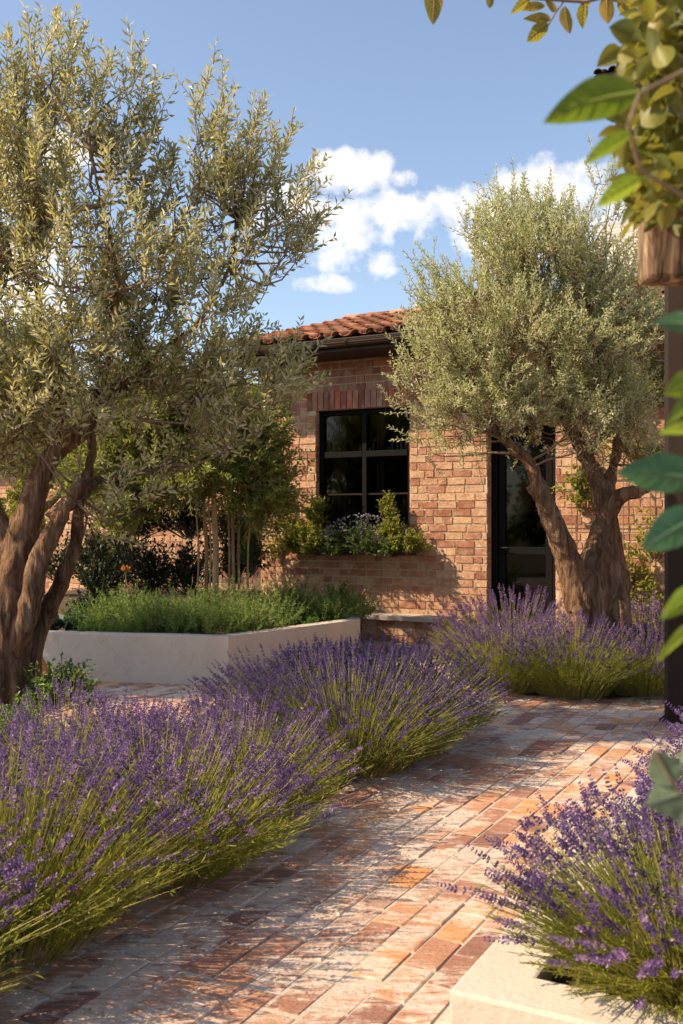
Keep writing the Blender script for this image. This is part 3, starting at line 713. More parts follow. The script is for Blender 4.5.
place(protoC,0,rpl(.64,1.75),3.0,1.0,'third lavender bush in the low planter, reaching beside the blurred round leaves',GP)
place(protoC,1,rpl(.66,2.5),4.4,1.02,'farthest lavender bush of the low planter, at the foot of the brown post',GP)
place(protoC,0,rpl(.90,.42),2.9,.98,'lavender bush at the bottom right photo corner, right of the nearest planter bush',GP)
place(protoC,1,rpl(1.15,.85),5.4,.95,'lavender bush at the right photo edge behind the nearest planter bush',GP)
place(protoC,0,rpl(1.25,1.7),2.2,1.05,'lavender bush at the right photo edge beneath the blurred round leaves',GP)

# ------------------------------------------------------------------ trunks
def trunk_mesh(name, limbs, parent, mat, voxel=.014, amp=.03, freq=5.0, twist=1.5, origin=(0,0)):
    a = Acc()
    for pts, rad in limbs:
        pts = np.array(pts, float); rad = np.array(rad, float)
        n_ = max(2, len(pts)); tt = np.linspace(0, n_-1, (n_-1)*8+1); out = []; rr = []
        for t_ in tt:   # Catmull-Rom
            i = min(int(t_), n_-2); f_ = t_-i; p0 = pts[max(i-1,0)]; p1 = pts[i]; p2 = pts[i+1]; p3 = pts[min(i+2,n_-1)]
            out.append(.5*((2*p1)+(-p0+p2)*f_+(2*p0-5*p1+4*p2-p3)*f_**2+(-p0+3*p1-3*p2+p3)*f_**3)); rr.append(rad[i]*(1-f_)+rad[i+1]*f_)
        a.tube(out, rr, 14)
    me = a.mesh(name, [mat]); o = bpy.data.objects.new(name, me); C.objects.link(o)
    md = o.modifiers.new('r','REMESH'); md.mode = 'VOXEL'; md.voxel_size = voxel
    md = o.modifiers.new('s','SMOOTH'); md.factor = .5; md.iterations = 4
    dg = bpy.context.evaluated_depsgraph_get(); ev = o.evaluated_get(dg); nm = bpy.data.meshes.new_from_object(ev)
    o.modifiers.clear(); o.data = nm; bpy.data.meshes.remove(me)
    n_ = len(nm.vertices); co = np.zeros(n_*3); nm.vertices.foreach_get('co', co); co = co.reshape(-1,3)
    no = np.zeros(n_*3); nm.vertices.foreach_get('normal', no); no = no.reshape(-1,3)
    dsp = np.zeros(n_)
    for i in range(n_):
        x_, y_, z_ = co[i]
        an = z_*twist; xx = (x_-origin[0])*math.cos(an)-(y_-origin[1])*math.sin(an); yy = (x_-origin[0])*math.sin(an)+(y_-origin[1])*math.cos(an)
        r1 = 1-abs(mnoise.noise(Vector((xx*freq*1.6, yy*freq*1.6, z_*freq*.32)))*2)
        r2 = mnoise.fractal(Vector((xx*freq*3.4, yy*freq*3.4, z_*freq*.9)), 1.0, 2.0, 3)
        r3 = mnoise.noise(Vector((x_*3, y_*3, z_*2.4)))
        dsp[i] = (r1-.45)*amp + r2*amp*.45 + r3*amp*.8
    co += no*dsp[:,None]; nm.vertices.foreach_set('co', co.reshape(-1)); nm.polygons.foreach_set('use_smooth', np.ones(len(nm.polygons), bool))
    if not nm.materials: nm.materials.append(mat)
    nm.update(); o.parent = parent; return o

def crown(parent, clusters, src_pts, leafmat, leafL=.06, leafW=.013, per=26, twigL=.34, nt_=9, spread=.9, wood=TWIG, upb=.55, name='crown'):
    """clusters: (pos, radius, density); twigs fan out of each cluster and carry paired leaves"""
    a = Acc(); ab = Acc(); cen = np.mean([c[0] for c in clusters], 0)
    for pos, rad, dens in clusters:
        pos = np.array(pos); src = src_pts[np.argmin([np.linalg.norm(s_-pos)+max(0,(s_-pos)[2])*2 for s_ in src_pts])]
        m_ = (src+pos)/2 + R.normal(size=3)*.06 + np.array([0,0,-.05]); L_ = np.linalg.norm(pos-src)
        ab.tube([src, (src+m_)/2+R.normal(size=3)*.02, m_, (m_+pos)/2+R.normal(size=3)*.02, pos], np.linspace(.007+.008*min(1,L_), .003, 5), 5, 0, None, True, False)
        n_ = max(3, int(nt_*dens)); P0_ = pos + R.normal(size=(n_,3))*rad*.45
        outw = unit(pos-cen); d = unit(outw*.45 + np.array([0,0,upb]) + R.normal(size=(n_,3))*spread*.6)
        L = twigL*R.uniform(.6,1.25,n_)
        q = np.linspace(0,1,5); bend = R.normal(size=(n_,3))*.12 + np.array([0,0,-.06])
        ctr = P0_[:,None] + d[:,None]*(L[:,None]*q)[:,:,None] + bend[:,None]*(q**2)[None,:,None]*L[:,None,None]
        ctr0 = ctr.copy()
        ab.tubes(ctr, np.broadcast_to(np.linspace(.0032,.0012,5),(n_,5)), 3, 0)
        # link each twig to its cluster
        ab.tubes(np.stack([np.repeat(pos[None],n_,0), (P0_+pos)/2, P0_],1), np.broadcast_to(np.array([.004,.0035,.003]),(n_,3)), 3, 0)
        pr = per//2; f_ = np.linspace(.08,1,pr)
        idx = np.clip(f_*4, 0, 3.999); i0 = idx.astype(int); fr_ = idx-i0
        pts = ctr0[:,i0]*(1-fr_)[None,:,None] + ctr0[:,i0+1]*fr_[None,:,None]
        td = unit(d + bend*.8); s1_ = unit(np.cross(td, R.normal(size=(n_,3)))); s2_ = np.cross(td, s1_)
        for sg in (1,-1):
            alt = (np.arange(pr)%2)[None,:,None]; side = s1_[:,None]*alt + s2_[:,None]*(1-alt)
            D = td[:,None]*R.uniform(.55,1.1,(n_,pr,1)) + sg*side*.85 + R.normal(size=(n_,pr,3))*.22
            Ls = leafL*R.uniform(.6,1.2,(n_,pr))*(1-.35*f_**3)[None]
            crn = R.random()*.3
            a.leaves(pts.reshape(-1,3), D.reshape(-1,3), Ls.reshape(-1), leafW*R.uniform(.8,1.2,n_*pr), 0, np.clip(R.random(n_*pr)*.75+crn-.02,0,1), .18, .10)
    ab.build('branches', wood, parent); a.build(name, leafmat, parent)

def subd(pts, n_=6):
    pts = np.array(pts, float); out = []
    for i in range(len(pts)-1):
        for q in np.linspace(0,1,n_,endpoint=False): out.append(pts[i]*(1-q)+pts[i+1]*q)
    out.append(pts[-1]); return np.array(out)

# right olive tree ------------------------------------------------
rt = thing('olive_tree', 'right olive tree with thick forked trunk in the lavender island before the dark door', 'tree', (0,0,0))
def q(px,py,d=8.15): return at(px,py,d)
base = q(596,690)
limbs = [
 ([q(593,700),q(590,640),q(594,590),q(600,556),q(602,520)], [.27,.24,.235,.185,.06]),
 ([q(580,610,8.0),q(570,565,8.0),q(556,530,7.95),q(541,493,7.9),q(528,462,7.9),q(505,440,7.9),q(489,420,7.9)], [.15,.13,.105,.085,.07,.05,.04]),
 ([q(541,500,7.9),q(528,486,7.85)], [.06,.035]),
 ([q(612,610,8.1),q(614,575,8.15),q(608,530,8.2),q(603,500,8.2),q(592,470,8.25),q(580,445,8.3),q(560,405,8.3),q(548,350,8.3)], [.16,.15,.12,.10,.085,.075,.05,.03]),
 ([q(604,520,8.2),q(618,498,8.1),q(640,490,8.0),q(662,476,7.9),q(690,455,7.8)], [.10,.08,.06,.05,.04]),
 ([q(603,505,8.2),q(612,470,8.3),q(618,440,8.5),q(612,390,8.6)], [.09,.065,.05,.03]),
 ([q(590,455,8.2),q(604,420,8.2),q(600,360,8.1),q(585,300,8.1)], [.055,.045,.03,.02]),
 ([q(624,640,8.0),q(618,600,8.05),q(610,550,8.15),q(606,520,8.2)], [.10,.10,.07,.02]),
 ([q(570,680,7.9),q(578,630,7.95),q(588,580,8.0),q(592,540,8.15)], [.12,.10,.07,.02]),
]
limbs = [(p_, [max(.014, x_*.84-.006) for x_ in r__]) for p_, r__ in limbs]
trunk_mesh('trunk', limbs, rt, BARK, .012, .017, 8.0, 1.2, (2.05,8.1))
src = np.concatenate([subd(np.array(l[0])[-4:],5) for l in (limbs[1],limbs[3],limbs[5],limbs[6])] + [np.array([q(548,330,8.3),q(540,290,8.2),q(585,280,8.1),q(500,380,8.0),q(470,370,7.9),q(450,390,7.9),q(620,350,8.3)])])
cl = []
def fill(poly_lobes, n_, dens, rad=.16):
    for _ in range(n_):
        cx, cy, rx, ry, d, rd_ = poly_lobes[int(R.choice(len(poly_lobes), p=np.array([l[2]*l[3] for l in poly_lobes])/sum(l[2]*l[3] for l in poly_lobes)))]
        v = unit(R.normal(size=3))*R.random()**.42
        cl.append((at(cx+v[0]*rx, cy+v[1]*ry, d+v[2]*rd_), rad, dens))
lobes = [(530,330,110,95,8.1,.9),(450,400,48,48,7.9,.5),(528,262,68,52,8.1,.7),(600,340,60,100,8.3,.7),(560,420,85,36,8.0,.7),(615,420,40,45,8.2,.5),(445,300,22,16,8.0,.3),(450,345,30,34,8.0,.4)]
fill(lobes, 275, 1.0, .14)
for px,py in [(508,205),(540,210),(500,195),(515,188),(533,198),(552,200),(475,225),(488,215),(565,215),(440,262),(618,200),(455,275),(425,275),(480,240),(610,205),(622,235),(575,250),(430,300),(525,220),(598,170),(612,180),(590,230),(415,400),(420,425),(432,440)]:
    cl.append((at(px,py+14,8.1), .07, .5))
crown(rt, cl, src, OLIVE2, .048, .0125, 26, .31, 9, .72, upb=.85)

# left olive tree ------------------------------------------------
lt = thing('olive_tree', 'large left olive tree with dark twisted trunk at the photo edge and airy golden-green crown', 'tree', (0,0,0))
def q(px,py,d=6.0): return at(px,py,d)
limbs = [
 ([q(-6,770),q(-6,690),q(2,640),q(12,590),q(22,550),q(30,520)], [.30,.24,.225,.20,.14,.05]),
 ([q(8,680,5.95),q(28,610,5.9),q(40,560,5.9),q(62,515,5.9),q(82,480,5.9)], [.08,.09,.085,.065,.055]),
 ([q(10,560),q(28,515),q(38,480),q(58,450),q(84,428),q(100,395),q(128,384),q(150,380)], [.13,.11,.085,.075,.07,.06,.05,.035]),
 ([q(50,520,5.9),q(78,497,5.95),(q(95,482,6.0)),q(125,476,6.1),q(160,470,6.3)], [.07,.065,.05,.03,.018]),
 ([q(38,700,6.15),q(30,660,6.15),q(46,615,6.15),q(64,575,6.1),q(76,545,6.1),q(80,500,6.1),q(92,455,6.2),q(88,420,6.2)], [.075,.085,.08,.07,.055,.045,.04,.03]),
 ([q(5,560),q(-8,510),q(-40,460),q(-60,400),q(-70,320)], [.12,.09,.07,.06,.04]),
 ([q(98,400),q(110,350,5.9),q(118,290,5.8),q(105,220,5.8),q(90,150,5.8)], [.05,.04,.03,.022,.014]),
 ([q(128,386),q(165,350,6.0),q(200,320,6.1),q(228,270,6.1),q(238,220,6.1)], [.045,.035,.028,.02,.014]),
 ([q(60,450),q(55,390,6.1),q(40,320,6.2),q(35,240,6.2),q(30,170,6.2)], [.05,.04,.032,.024,.014]),
 ([q(22,755,5.9),q(20,715,5.9),q(14,665,5.92)], [.10,.09,.08]),
]
limbs = [(p_, [max(.012, x_*.78-.006) for x_ in r__]) for p_, r__ in limbs]
trunk_mesh('trunk', limbs, lt, BARK, .010, .014, 9.0, 1.0, (-2.0,6.0))
src = np.concatenate([subd(np.array(limbs[i][0])[-4:],5) for i in (2,3,5,6,7,8)] + [np.array([q(10,250,6),q(-20,200,6),q(150,300,6),q(170,250,6),q(222,300,6.1),q(248,240,6.1),q(140,420,6),q(190,400,6.1)])])
cl = []
lobes = [(35,240,75,120,6.1,.7),(110,270,70,90,5.9,.6),(190,330,60,60,6.0,.5),(232,275,36,40,6.1,.35),(60,370,80,55,6.1,.7),(170,390,55,38,6.0,.5),(20,440,50,40,6.3,.5),(240,388,46,32,6.0,.3),(120,400,60,50,6.2,.5),(200,430,55,35,6.2,.4),(30,400,60,50,5.8,.4),(258,232,26,36,6.1,.3),(-60,300,70,160,6.1,.8),(215,215,36,40,6.1,.3),(40,140,50,45,6.0,.5),(120,190,28,36,5.9,.35),(-50,450,60,40,6.2,.6)]
fill(lobes, 265, .95, .12)
shoots = [(15,55),(35,50),(62,30),(66,62),(80,85),(98,62),(118,85),(135,60),(138,110),(158,120),(5,70),(195,95),(200,130),(218,95),(225,130),(262,130),(258,160),(290,135),(285,165),(305,200),(318,262),(310,240),(300,230),(265,200),(190,190),(170,160),(45,90),(25,90),(110,120),(305,295),(285,250),(240,170),(0,120),(52,60),(88,110),(150,190),(312,190),(-20,60),(-60,70),(-100,90)]
for px,py in [(x_-14 if x_ > 240 else x_, y_) for x_, y_ in shoots]:
    cl.append((at(px,py+22,6.0+R.uniform(-.25,.25)), .045, .38)); cl.append((at(px+R.uniform(-5,5),py+55,6.0), .06, .45))
for px,py in [(100,520),(80,500),(130,490),(125,510),(150,500),(95,540),(285,385),(275,370),(290,400),(240,420),(260,430)]:
    cl.append((at(px,py,6.05+R.uniform(-.2,.2)), .10, .6))
def pix(p): return 341.5+p[0]/p[1]*F, 525-(p[2]-H)/p[1]*F
cl = [c_ for c_ in cl if not (pix(c_[0])[0] > 236 and 278 < pix(c_[0])[1] < 365)]
crown(lt, cl, src, OLIVE, .074, .0175, 24, .36, 6, .68, upb=1.05)

# multi-stem tree in the planter --------------------------------
ms = thing('multi_stem_tree', 'small tree with a cluster of thin pale stems in the raised planter', 'tree', (0,0,0))
def q(px,py,d=9.9): return at(px,py,d)
stems = [(197,.010,192,9.8),(206,.020,200,9.9),(215,.032,212,9.7),(229,.011,226,9.9),(234,.017,232,10.0),(240,.013,245,10.05),(247,.010,256,9.9),(209,.010,206,9.7)]
tops = []
for i, (x0,r_,x1,d) in enumerate(stems):
    a = Acc(); yb = 525+(H-(PZ-.07))/d*F
    pts = subd([at(x0,yb,d), at(x0+R.uniform(-2,2),(yb+470)/2,d), at(x1,455,d), at(x1+R.uniform(-14,14),410,d)],4); a.tube(pts, np.linspace(r_*1.15, r_*.6, len(pts)), 8)
    a.build('trunk', PALEBARK, ms); tops += [pts[-1], pts[-5]]
cl = []
lobes = [(150,420,52,60,9.9,.6),(110,480,40,30,9.9,.4),(215,430,52,52,9.9,.6),(190,470,60,28,9.8,.5),(255,460,30,55,9.9,.35),(120,450,36,50,9.9,.5),(258,500,20,40,9.9,.3),(120,505,30,22,9.8,.3)]
fill(lobes, 330, .95, .15)
GREENOL = leaf_mat('green_olive_leaf', [(0,(.05,.075,.02)),(.5,(.12,.16,.04)),(.85,(.22,.26,.06)),(1,(.34,.33,.09))], (.60,.62,.08), .40, .45)
crown(ms, cl, np.array(tops), GREENOL, .075, .022, 20, .34, 8, 1.0, PALEBARK)

# ------------------------------------------------------------------ generic leafy plants
def leafy(name, label, cat, blobs, mat, n_, L, W, group=None, stem=None, round_=True, seed_up=.4, loc=(0,0,0)):
    """blobs: (centre, (rx,ry,rz)); leaves spread through each blob, stems run up to them"""
    t = thing(name, label, cat, loc, 0, group); a = Acc(); ab = Acc(); vol = np.array([b[1][0]*b[1][2] for b in blobs]); vol = vol/vol.sum()
    for (c_, r_), v_ in zip(blobs, vol):
        k_ = int(n_*v_); c_ = np.array(c_); r_ = np.array(r_)
        nt2 = max(3, k_//14); dirs = unit(R.normal(size=(nt2,3))); dirs[:,2] = np.abs(dirs[:,2])*1.0-.25
        tips = c_ + dirs*r_*R.uniform(.35,1.35,(nt2,1)); st = c_ + (tips-c_)*.15 - np.array([0,0,1])*r_[2]*.55
        ab.tubes(np.stack([st,(st+tips)/2+R.normal(size=(nt2,3))*.02,tips],1), np.broadcast_to(np.array([.004,.003,.0015]),(nt2,3)), 3, 0)
        f_ = R.uniform(.35,1.02,(nt2,14,1)); P = st[:,None]*(1-f_)+tips[:,None]*f_ + R.normal(size=(nt2,14,3))*L*.25
        D = (tips-st)[:,None]/np.linalg.norm(tips-st,axis=1)[:,None,None]*.7 + R.normal(size=(nt2,14,3))*.7
        (a.leaves6 if round_ else a.leaves)(P.reshape(-1,3), D.reshape(-1,3), L*R.uniform(.6,1.25,nt2*14), W*R.uniform(.8,1.2,nt2*14), 0, None, up=np.array([0,0,1.0]))
    ab.build('stems', stem or TWIG, t); a.build('foliage', mat, t); return t
# ground cover in the planter: fern-like sprays
a = Acc(); ab = Acc(); NS = 1500
pa = np.array(offs(outer, .20)); segs_ = [(pa[0],pa[1]),(pa[1],pa[2])]
P = []; 
for i in range(NS):
    px = R.uniform(82,362); d = 0; 
    e0, e1 = (pa[0],pa[1]) if px < 226 else (pa[1],pa[2])
    k_ = (px-341.5)/F; A_ = e0; B_ = e1-e0; t_ = (k_*A_[1]-A_[0])/(B_[0]-k_*B_[1]); p = A_+B_*t_
    dmax = 1.4 if px < 300 else 1.0
    p = p*(1+ (R.random()**1.3)*dmax/np.linalg.norm(p)); P.append([p[0],p[1],PZ-.06])
P = np.array(P); cen_ = P[:150]; P = np.repeat(cen_, 12, 0)[:NS] if len(cen_)*12 >= NS else np.repeat(cen_, 10, 0); P = P + np.concatenate([R.normal(size=(NS,2))*.035, np.zeros((NS,1))], 1); bx = np.array([mnoise.noise(Vector((p[0]*2.2,p[1]*2.2,0))) for p in P]); hh = .27*(1+.9*bx)*R.uniform(.7,1.2,NS)
dd = unit(np.stack([R.normal(size=NS)*.55, R.normal(size=NS)*.5-.15, np.ones(NS)],1)); hh = hh*np.repeat(R.uniform(.65,1.35,150),10); tips = P+dd*hh[:,None]
tips[:,1] -= .03
ab.tubes(np.stack([P,(P+tips)/2,tips],1), np.broadcast_to(np.array([.003,.002,.001]),(NS,3)), 3, 1)
a = ab
for k_ in range(26):
    f_ = .25+.75*k_/25; p = P+(tips-P)*f_ ; sd_ = unit(np.cross(dd, R.normal(size=(NS,3))))
    a.leaves(p, dd*.7+sd_, .042*(1.15-.6*f_)*R.uniform(.8,1.3,NS), .011, 0, np.clip(.5+bx*.6+R.normal(size=NS)*.2,0,1), .15, .15)
o = a.build('ground_cover', [FERN, TWIG]); tag(o, 'low feathery green ground cover filling the front of the raised planter', 'ground cover', None, 'stuff')

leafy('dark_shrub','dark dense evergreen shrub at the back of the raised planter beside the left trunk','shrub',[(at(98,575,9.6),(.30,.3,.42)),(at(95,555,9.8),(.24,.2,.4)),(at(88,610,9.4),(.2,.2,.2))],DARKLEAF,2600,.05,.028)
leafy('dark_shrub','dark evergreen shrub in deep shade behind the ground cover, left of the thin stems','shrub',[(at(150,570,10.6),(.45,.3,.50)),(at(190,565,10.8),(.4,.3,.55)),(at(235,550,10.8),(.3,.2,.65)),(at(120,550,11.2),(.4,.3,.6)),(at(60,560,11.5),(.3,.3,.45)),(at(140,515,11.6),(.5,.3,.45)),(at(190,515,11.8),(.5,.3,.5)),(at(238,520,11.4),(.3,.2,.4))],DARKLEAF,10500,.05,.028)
leafy('dark_shrub','dark leafy climber on the wall corner right of the thin stems','shrub',[(at(252,545,10.5),(.17,.14,.55)),(at(258,500,10.5),(.16,.14,.5))],SHRUB,1600,.045,.026)
t = thing('hosta_plant','broad-leaved dark green plant at the left end of the raised planter','plant',tuple(at(62,605,8.9)*[1,1,0]+[0,0,PZ-.06]))
a = Acc(); n_ = 60; an = R.uniform(0,6.28,n_); D = np.stack([np.cos(an),np.sin(an),R.uniform(.3,1.4,n_)],1); a.leaves6(np.stack([np.cos(an)*.06,np.sin(an)*.06,R.uniform(.0,.08,n_)],1), D, R.uniform(.14,.24,n_), .08, 0, None, .25, .35, np.array([0,0,1.])); a.build('foliage', leaf_mat('hosta_leaf',[(0,(.03,.055,.04)),(1,(.07,.11,.075))],(.1,.2,.08),.2), t)
# small round shrub at the left trunk foot
bxp = at(66,0,6.2)*[1,1,0]
leafy('small_shrub','small round green shrub between the left olive trunk and the lavender','shrub',[((bxp[0],bxp[1]-.3,.32),(.22,.2,.22)),((bxp[0]+.13,bxp[1]-.3,.38),(.13,.12,.16)),((bxp[0]-.14,bxp[1]-.4,.20),(.17,.16,.22)),((bxp[0]-.06,bxp[1]-.7,.2),(.2,.16,.2))],FERN,3000,.030,.018)
# window box and its plants
bw = thing('window_box', 'dark planter box fixed to the wall below the black window', 'window box', P0, ANG)
a = Acc(); z1 = WZ0-.06; a.box((WS0-.04,-.31,z1-.22),(WS1+.12,-.29,z1)); a.box((WS0-.04,-.06,z1-.22),(WS1+.12,-.04,z1)); a.box((WS0-.04,-.288,z1-.22),(WS0-.02,-.062,z1)); a.box((WS1+.10,-.288,z1-.22),(WS1+.12,-.062,z1)); a.box((WS0-.018,-.288,z1-.22),(WS1+.098,-.062,z1-.03),1)
a.build('box', [BRONZE, SOIL], bw)
def hp(s_, y_, z_): return P0 + T*s_ + U*y_ + np.array([0,0,z_])
leafy('window_plant','leafy bright green plant trailing at the left end of the window box','plant',[(hp(WS0-.02,-.2,z1+.02),(.24,.17,.28)),(hp(WS0+.08,-.16,z1+.27),(.14,.1,.24)),(hp(WS0-.2,-.15,z1-.1),(.2,.12,.22)),(hp(WS0+.2,-.26,z1-.12),(.25,.12,.22))],YLEAF,3400,.05,.026,'plants in the window box')
w2 = leafy('window_plant','plant with small grey-blue flowers in the middle of the window box','plant',[(hp(mid+.02,-.24,z1+.02),(.3,.18,.2)),(hp(mid+.25,-.27,z1-.10),(.36,.16,.22)),(hp(mid+.5,-.28,z1-.12),(.25,.14,.2)),(hp(mid-.15,-.26,z1-.12),(.3,.14,.2))],SHRUB,4200,.035,.018,'plants in the window box')
a = Acc(); n_ = 320; v = unit(R.normal(size=(n_,3))); v[:,2] = np.abs(v[:,2]); a.leaves6(hp(mid+.1,-.2,z1)+v*[.42,.2,.24], R.normal(size=(n_,3)), .024, .02, 0, None); a.build('flowers', BLUEFL, w2)
leafy('window_plant','taller yellow-green plant at the right end of the window box','plant',[(hp(WS1-.14,-.19,z1+.06),(.18,.16,.22)),(hp(WS1-.20,-.17,z1+.3),(.08,.08,.2)),(hp(WS1+.05,-.22,z1-.08),(.24,.17,.22))],YLEAF,2600,.045,.024,'plants in the window box')
leafy('wall_climber','sparse yellow-green climber on the bricks left of the window','climber',[(hp(WS0-.35,-.08,1.35),(.28,.07,.26)),(hp(WS0-.45,-.08,1.7),(.2,.06,.3)),(hp(WS0-.55,-.1,1.0),(.2,.1,.3))],YLEAF,800,.045,.024)
# vine on the wall at right with trellis wires
VS0, VS1 = px2s(556)+.1, px2s(668)
tr_ = thing('wire_trellis','thin vertical and horizontal wires fixed to the brick wall right of the door','trellis',P0,ANG)
a = Acc()
for s_ in np.linspace(VS0+.08, VS1+.9, 8): a.tube([[s_,-.045,.35],[s_,-.045,2.9]], .0045, 5)
for z_ in (.8,1.3,1.8,2.3): a.tube([[VS0,-.037,z_],[VS1+1.0,-.037,z_]], .004, 5)
a.build('wires', WIRE, tr_)
leafy('climbing_vine','sunlit yellow-green vine climbing the brick wall between the right trunk and the post','vine',[(hp(VS1-.35,-.16,.75),(.30,.13,.50)),(hp(VS1-.1,-.15,1.15),(.30,.12,.40)),(hp(VS1-.15,-.15,.5),(.4,.16,.4)),(hp(VS1-.8,-.12,1.75),(.42,.07,.28)),(hp(VS1-.3,-.12,2.1),(.5,.1,.35)),(hp(VS1-.1,-.2,2.75),(.7,.2,.5)),(hp(VS0+.25,-.1,1.6),(.22,.06,.35)),(hp(VS1+.6,-.16,1.2),(.4,.1,1.0))],YLEAF,5200,.052,.032)
leafy('small_plant','small yellow-green plant on the paving at the right end of the stone bench','plant',[(hp(b1+.28,-.25,.14),(.12,.1,.16))],YLEAF,260,.05,.026)
leafy('small_plant','dark little plant tucked between the planter end and the stone bench','plant',[(hp(b0+.12,-.62,.12),(.11,.1,.15))],DARKLEAF,260,.05,.03)
# terracotta pot
a = Acc(); pc = at(36,0,7.4)*[1,1,0]; prof = [(.10,0),(.125,.02),(.12,.10),(.10,.2),(.055,.30),(.04,.335),(.05,.35)]
a.tube([[pc[0],pc[1],.012+z_] for r_,z_ in prof], [r_ for r_,z_ in prof], 20); tag(a.build('pot', TERRA), 'ochre clay jar standing on the paving behind the left olive trunk', 'pot')
# orange flower
fp = at(125,571,9.2); fl = thing('orange_flower','single orange flower hanging in the shade above the raised planter','flower',fp)
a = Acc(); n_ = 9; D = R.normal(size=(n_,3))*.5+[0,-.5,.5]; a.leaves6(np.zeros((n_,3)), D, .065, .045, 0, None, .2, .2); a.build('petals', ORANGE, fl)
a = Acc(); a.tube([[0,0,0],[.02,.05,-.2],[.01,.1,-.9+(.0)]], [.005,.005,.006], 5); a.build('stem', TWIG, fl)

# ------------------------------------------------------------------ pergola post and near timber
pp = thing('steel_post','tall brown steel post with narrow edge flange standing at the right photo edge','post',tuple(at(668,525,6.6)*[1,1,0]),ANG)
a = Acc(); a.box((0,0,0),(.22,.14,3.2)); a.build('column', POSTM, pp, bevel=.004)
a = Acc(); a.box((-.028,.03,0),(-.002,.10,3.2)); a.build('flange', BRONZE, pp)
a = Acc(); a.box((-.05,-.04,0.0),(.27,.18,.02)); a.build('base_plate', POSTM, pp)
near = thing('timber_pergola','weathered timber pergola end wrapped by the old vine, upper right','pergola',(0,0,0))
a = Acc(); b_ = at(646,280,1.5); a.box((b_[0],b_[1],b_[2]),(b_[0]+.72,b_[1]+.05,b_[2]+.135)); a.build('beam', TIMBER, near, bevel=.01)
a = Acc(); a.box((1.0,1.51,.0),(1.09,1.59,b_[2]-.002)); a.build('post', TIMBER, near, bevel=.01)
for i in range(9):
    a = Acc(); x = b_[0]+.045+i*.018; a.box((x,1.44,b_[2]+.122),(x+.008,1.62,b_[2]+.15)); a.build('slat', TIMBER, near)
VINEL = leaf_mat('vine_leaf', [(0,(.05,.065,.012)),(.4,(.11,.12,.02)),(.75,(.22,.20,.035)),(1,(.34,.20,.06))], (.5,.45,.05), .32, .5)
vn = thing('climbing_vine','blurred near vine with thick old stems and yellow-green leaves covering the pergola end','vine',(0,0,0))
limbs = [([at(712,225,1.36),at(680,205,1.36),at(655,185,1.34),at(668,120,1.34),at(660,60,1.34),at(672,-30,1.34)],[.026,.034,.030,.028,.028,.024]),
         ([at(652,205,1.40),at(662,185,1.38),at(690,150,1.38)],[.010,.02,.024]),([at(655,190,1.34),at(640,120,1.30),at(648,40,1.28),at(640,-30,1.28)],[.02,.016,.014,.012])]
trunk_mesh('stem', limbs, vn, BARK, .006, .010, 18, 1, (.45,1.35))
a = Acc()
for (px,py,rx,ry,k_) in [(660,90,26,50,200),(668,25,26,40,120),(648,165,14,34,60),(672,165,20,36,110),(632,128,7,24,16),(690,80,26,80,110),(645,50,10,34,40),(660,190,14,16,60),(650,180,10,24,40)]:
    P = np.array([at(px+R.normal()*rx*.6, py+R.normal()*ry*.6, R.uniform(1.12,1.5)) for _ in range(k_)])
    a.leaves_hi(P, R.normal(size=(k_,3))+[-.3,0,-.4], R.uniform(.022,.045,k_), R.uniform(.017,.030,k_), 0)
a.build('foliage', VINEL, vn)

# ------------------------------------------------------------------ foreground sprays
def big_leaf(base, tip, wpx, d, dt, mat, parent, roll=0.0, shape=1.0, droop=0):
    b3 = at(*base, d); t3 = at(*tip, d+dt); L = t3-b3; ln = np.linalg.norm(L); Dn = L/ln
    view = unit(np.array([b3[0]+t3[0], b3[1]+t3[1], (b3[2]+t3[2])-2*H])); S = unit(np.cross(Dn, view)); Nn = np.cross(S, Dn)
    S2 = S*math.cos(roll)+Nn*math.sin(roll); N2 = np.cross(S2, Dn); W = wpx/F*d/max(.35,abs(math.cos(roll)))
    n_ = 14; V = []
    for i in range(n_+1):
        f_ = i/n_; w_ = W/2*(math.sin(math.pi*f_**(.75*shape))**.85 if 0<f_<1 else 0.0)
        c_ = b3 + L*f_ + N2*ln*.05*math.sin(f_*math.pi) - np.array([0,0,1])*ln*droop*math.sin(f_*math.pi)*-1
        wav = .06*math.sin(f_*17)*w_
        V += [c_-S2*w_+N2*(w_*.25+wav), c_-S2*w_*.5+N2*w_*.09, c_, c_+S2*w_*.5+N2*w_*.09, c_+S2*w_+N2*(w_*.25-wav)]
    fs = [[i*5+j,i*5+j+1,i*5+j+6,i*5+j+5] for i in range(n_) for j in range(4)]
    a = Acc(); a.add(V, fs, 0, .3+.5*R.random(), True)
    mid_ = np.array([V[i*5+2] for i in range(n_+1)]); a.tube(mid_, np.linspace(.0016,.0003,n_+1)*wpx/36*d/.75, 5, 0, 1.0)
    for i in range(2, n_-1, 2):
        for e_ in (0,4):
            j_ = min(n_, i+2); p_ = np.array([V[i*5+2], (np.array(V[i*5+2])+np.array(V[j_*5+e_]))/2, V[j_*5+e_]]); a.tube(p_, [.0006*wpx/36*d/.75,.0005*wpx/36*d/.75,.0002], 3, 0, 1.0)
    a.build('leaf', mat, parent)
near1 = thing('vine_shoot','large blurred green leaves hanging near the camera at upper right against the sky','leaf spray',(0,0,0))
a = Acc(); a.tube(subd([at(706,60,.76),at(670,78,.76),at(640,93,.75),at(628,125,.75),at(640,170,.76),at(690,200,.78)],5), .0016, 6); a.build('stem', TWIG, near1)
big_leaf((640,92),(543,123),42,.75,.02,BIGLEAF,near1,.25,1.0,.05)
big_leaf((632,133),(584,164),17,.75,-.01,BIGLEAF,near1,.6)
big_leaf((642,178),(596,207),20,.76,.0,BRIGHTLEAF,near1,.5)
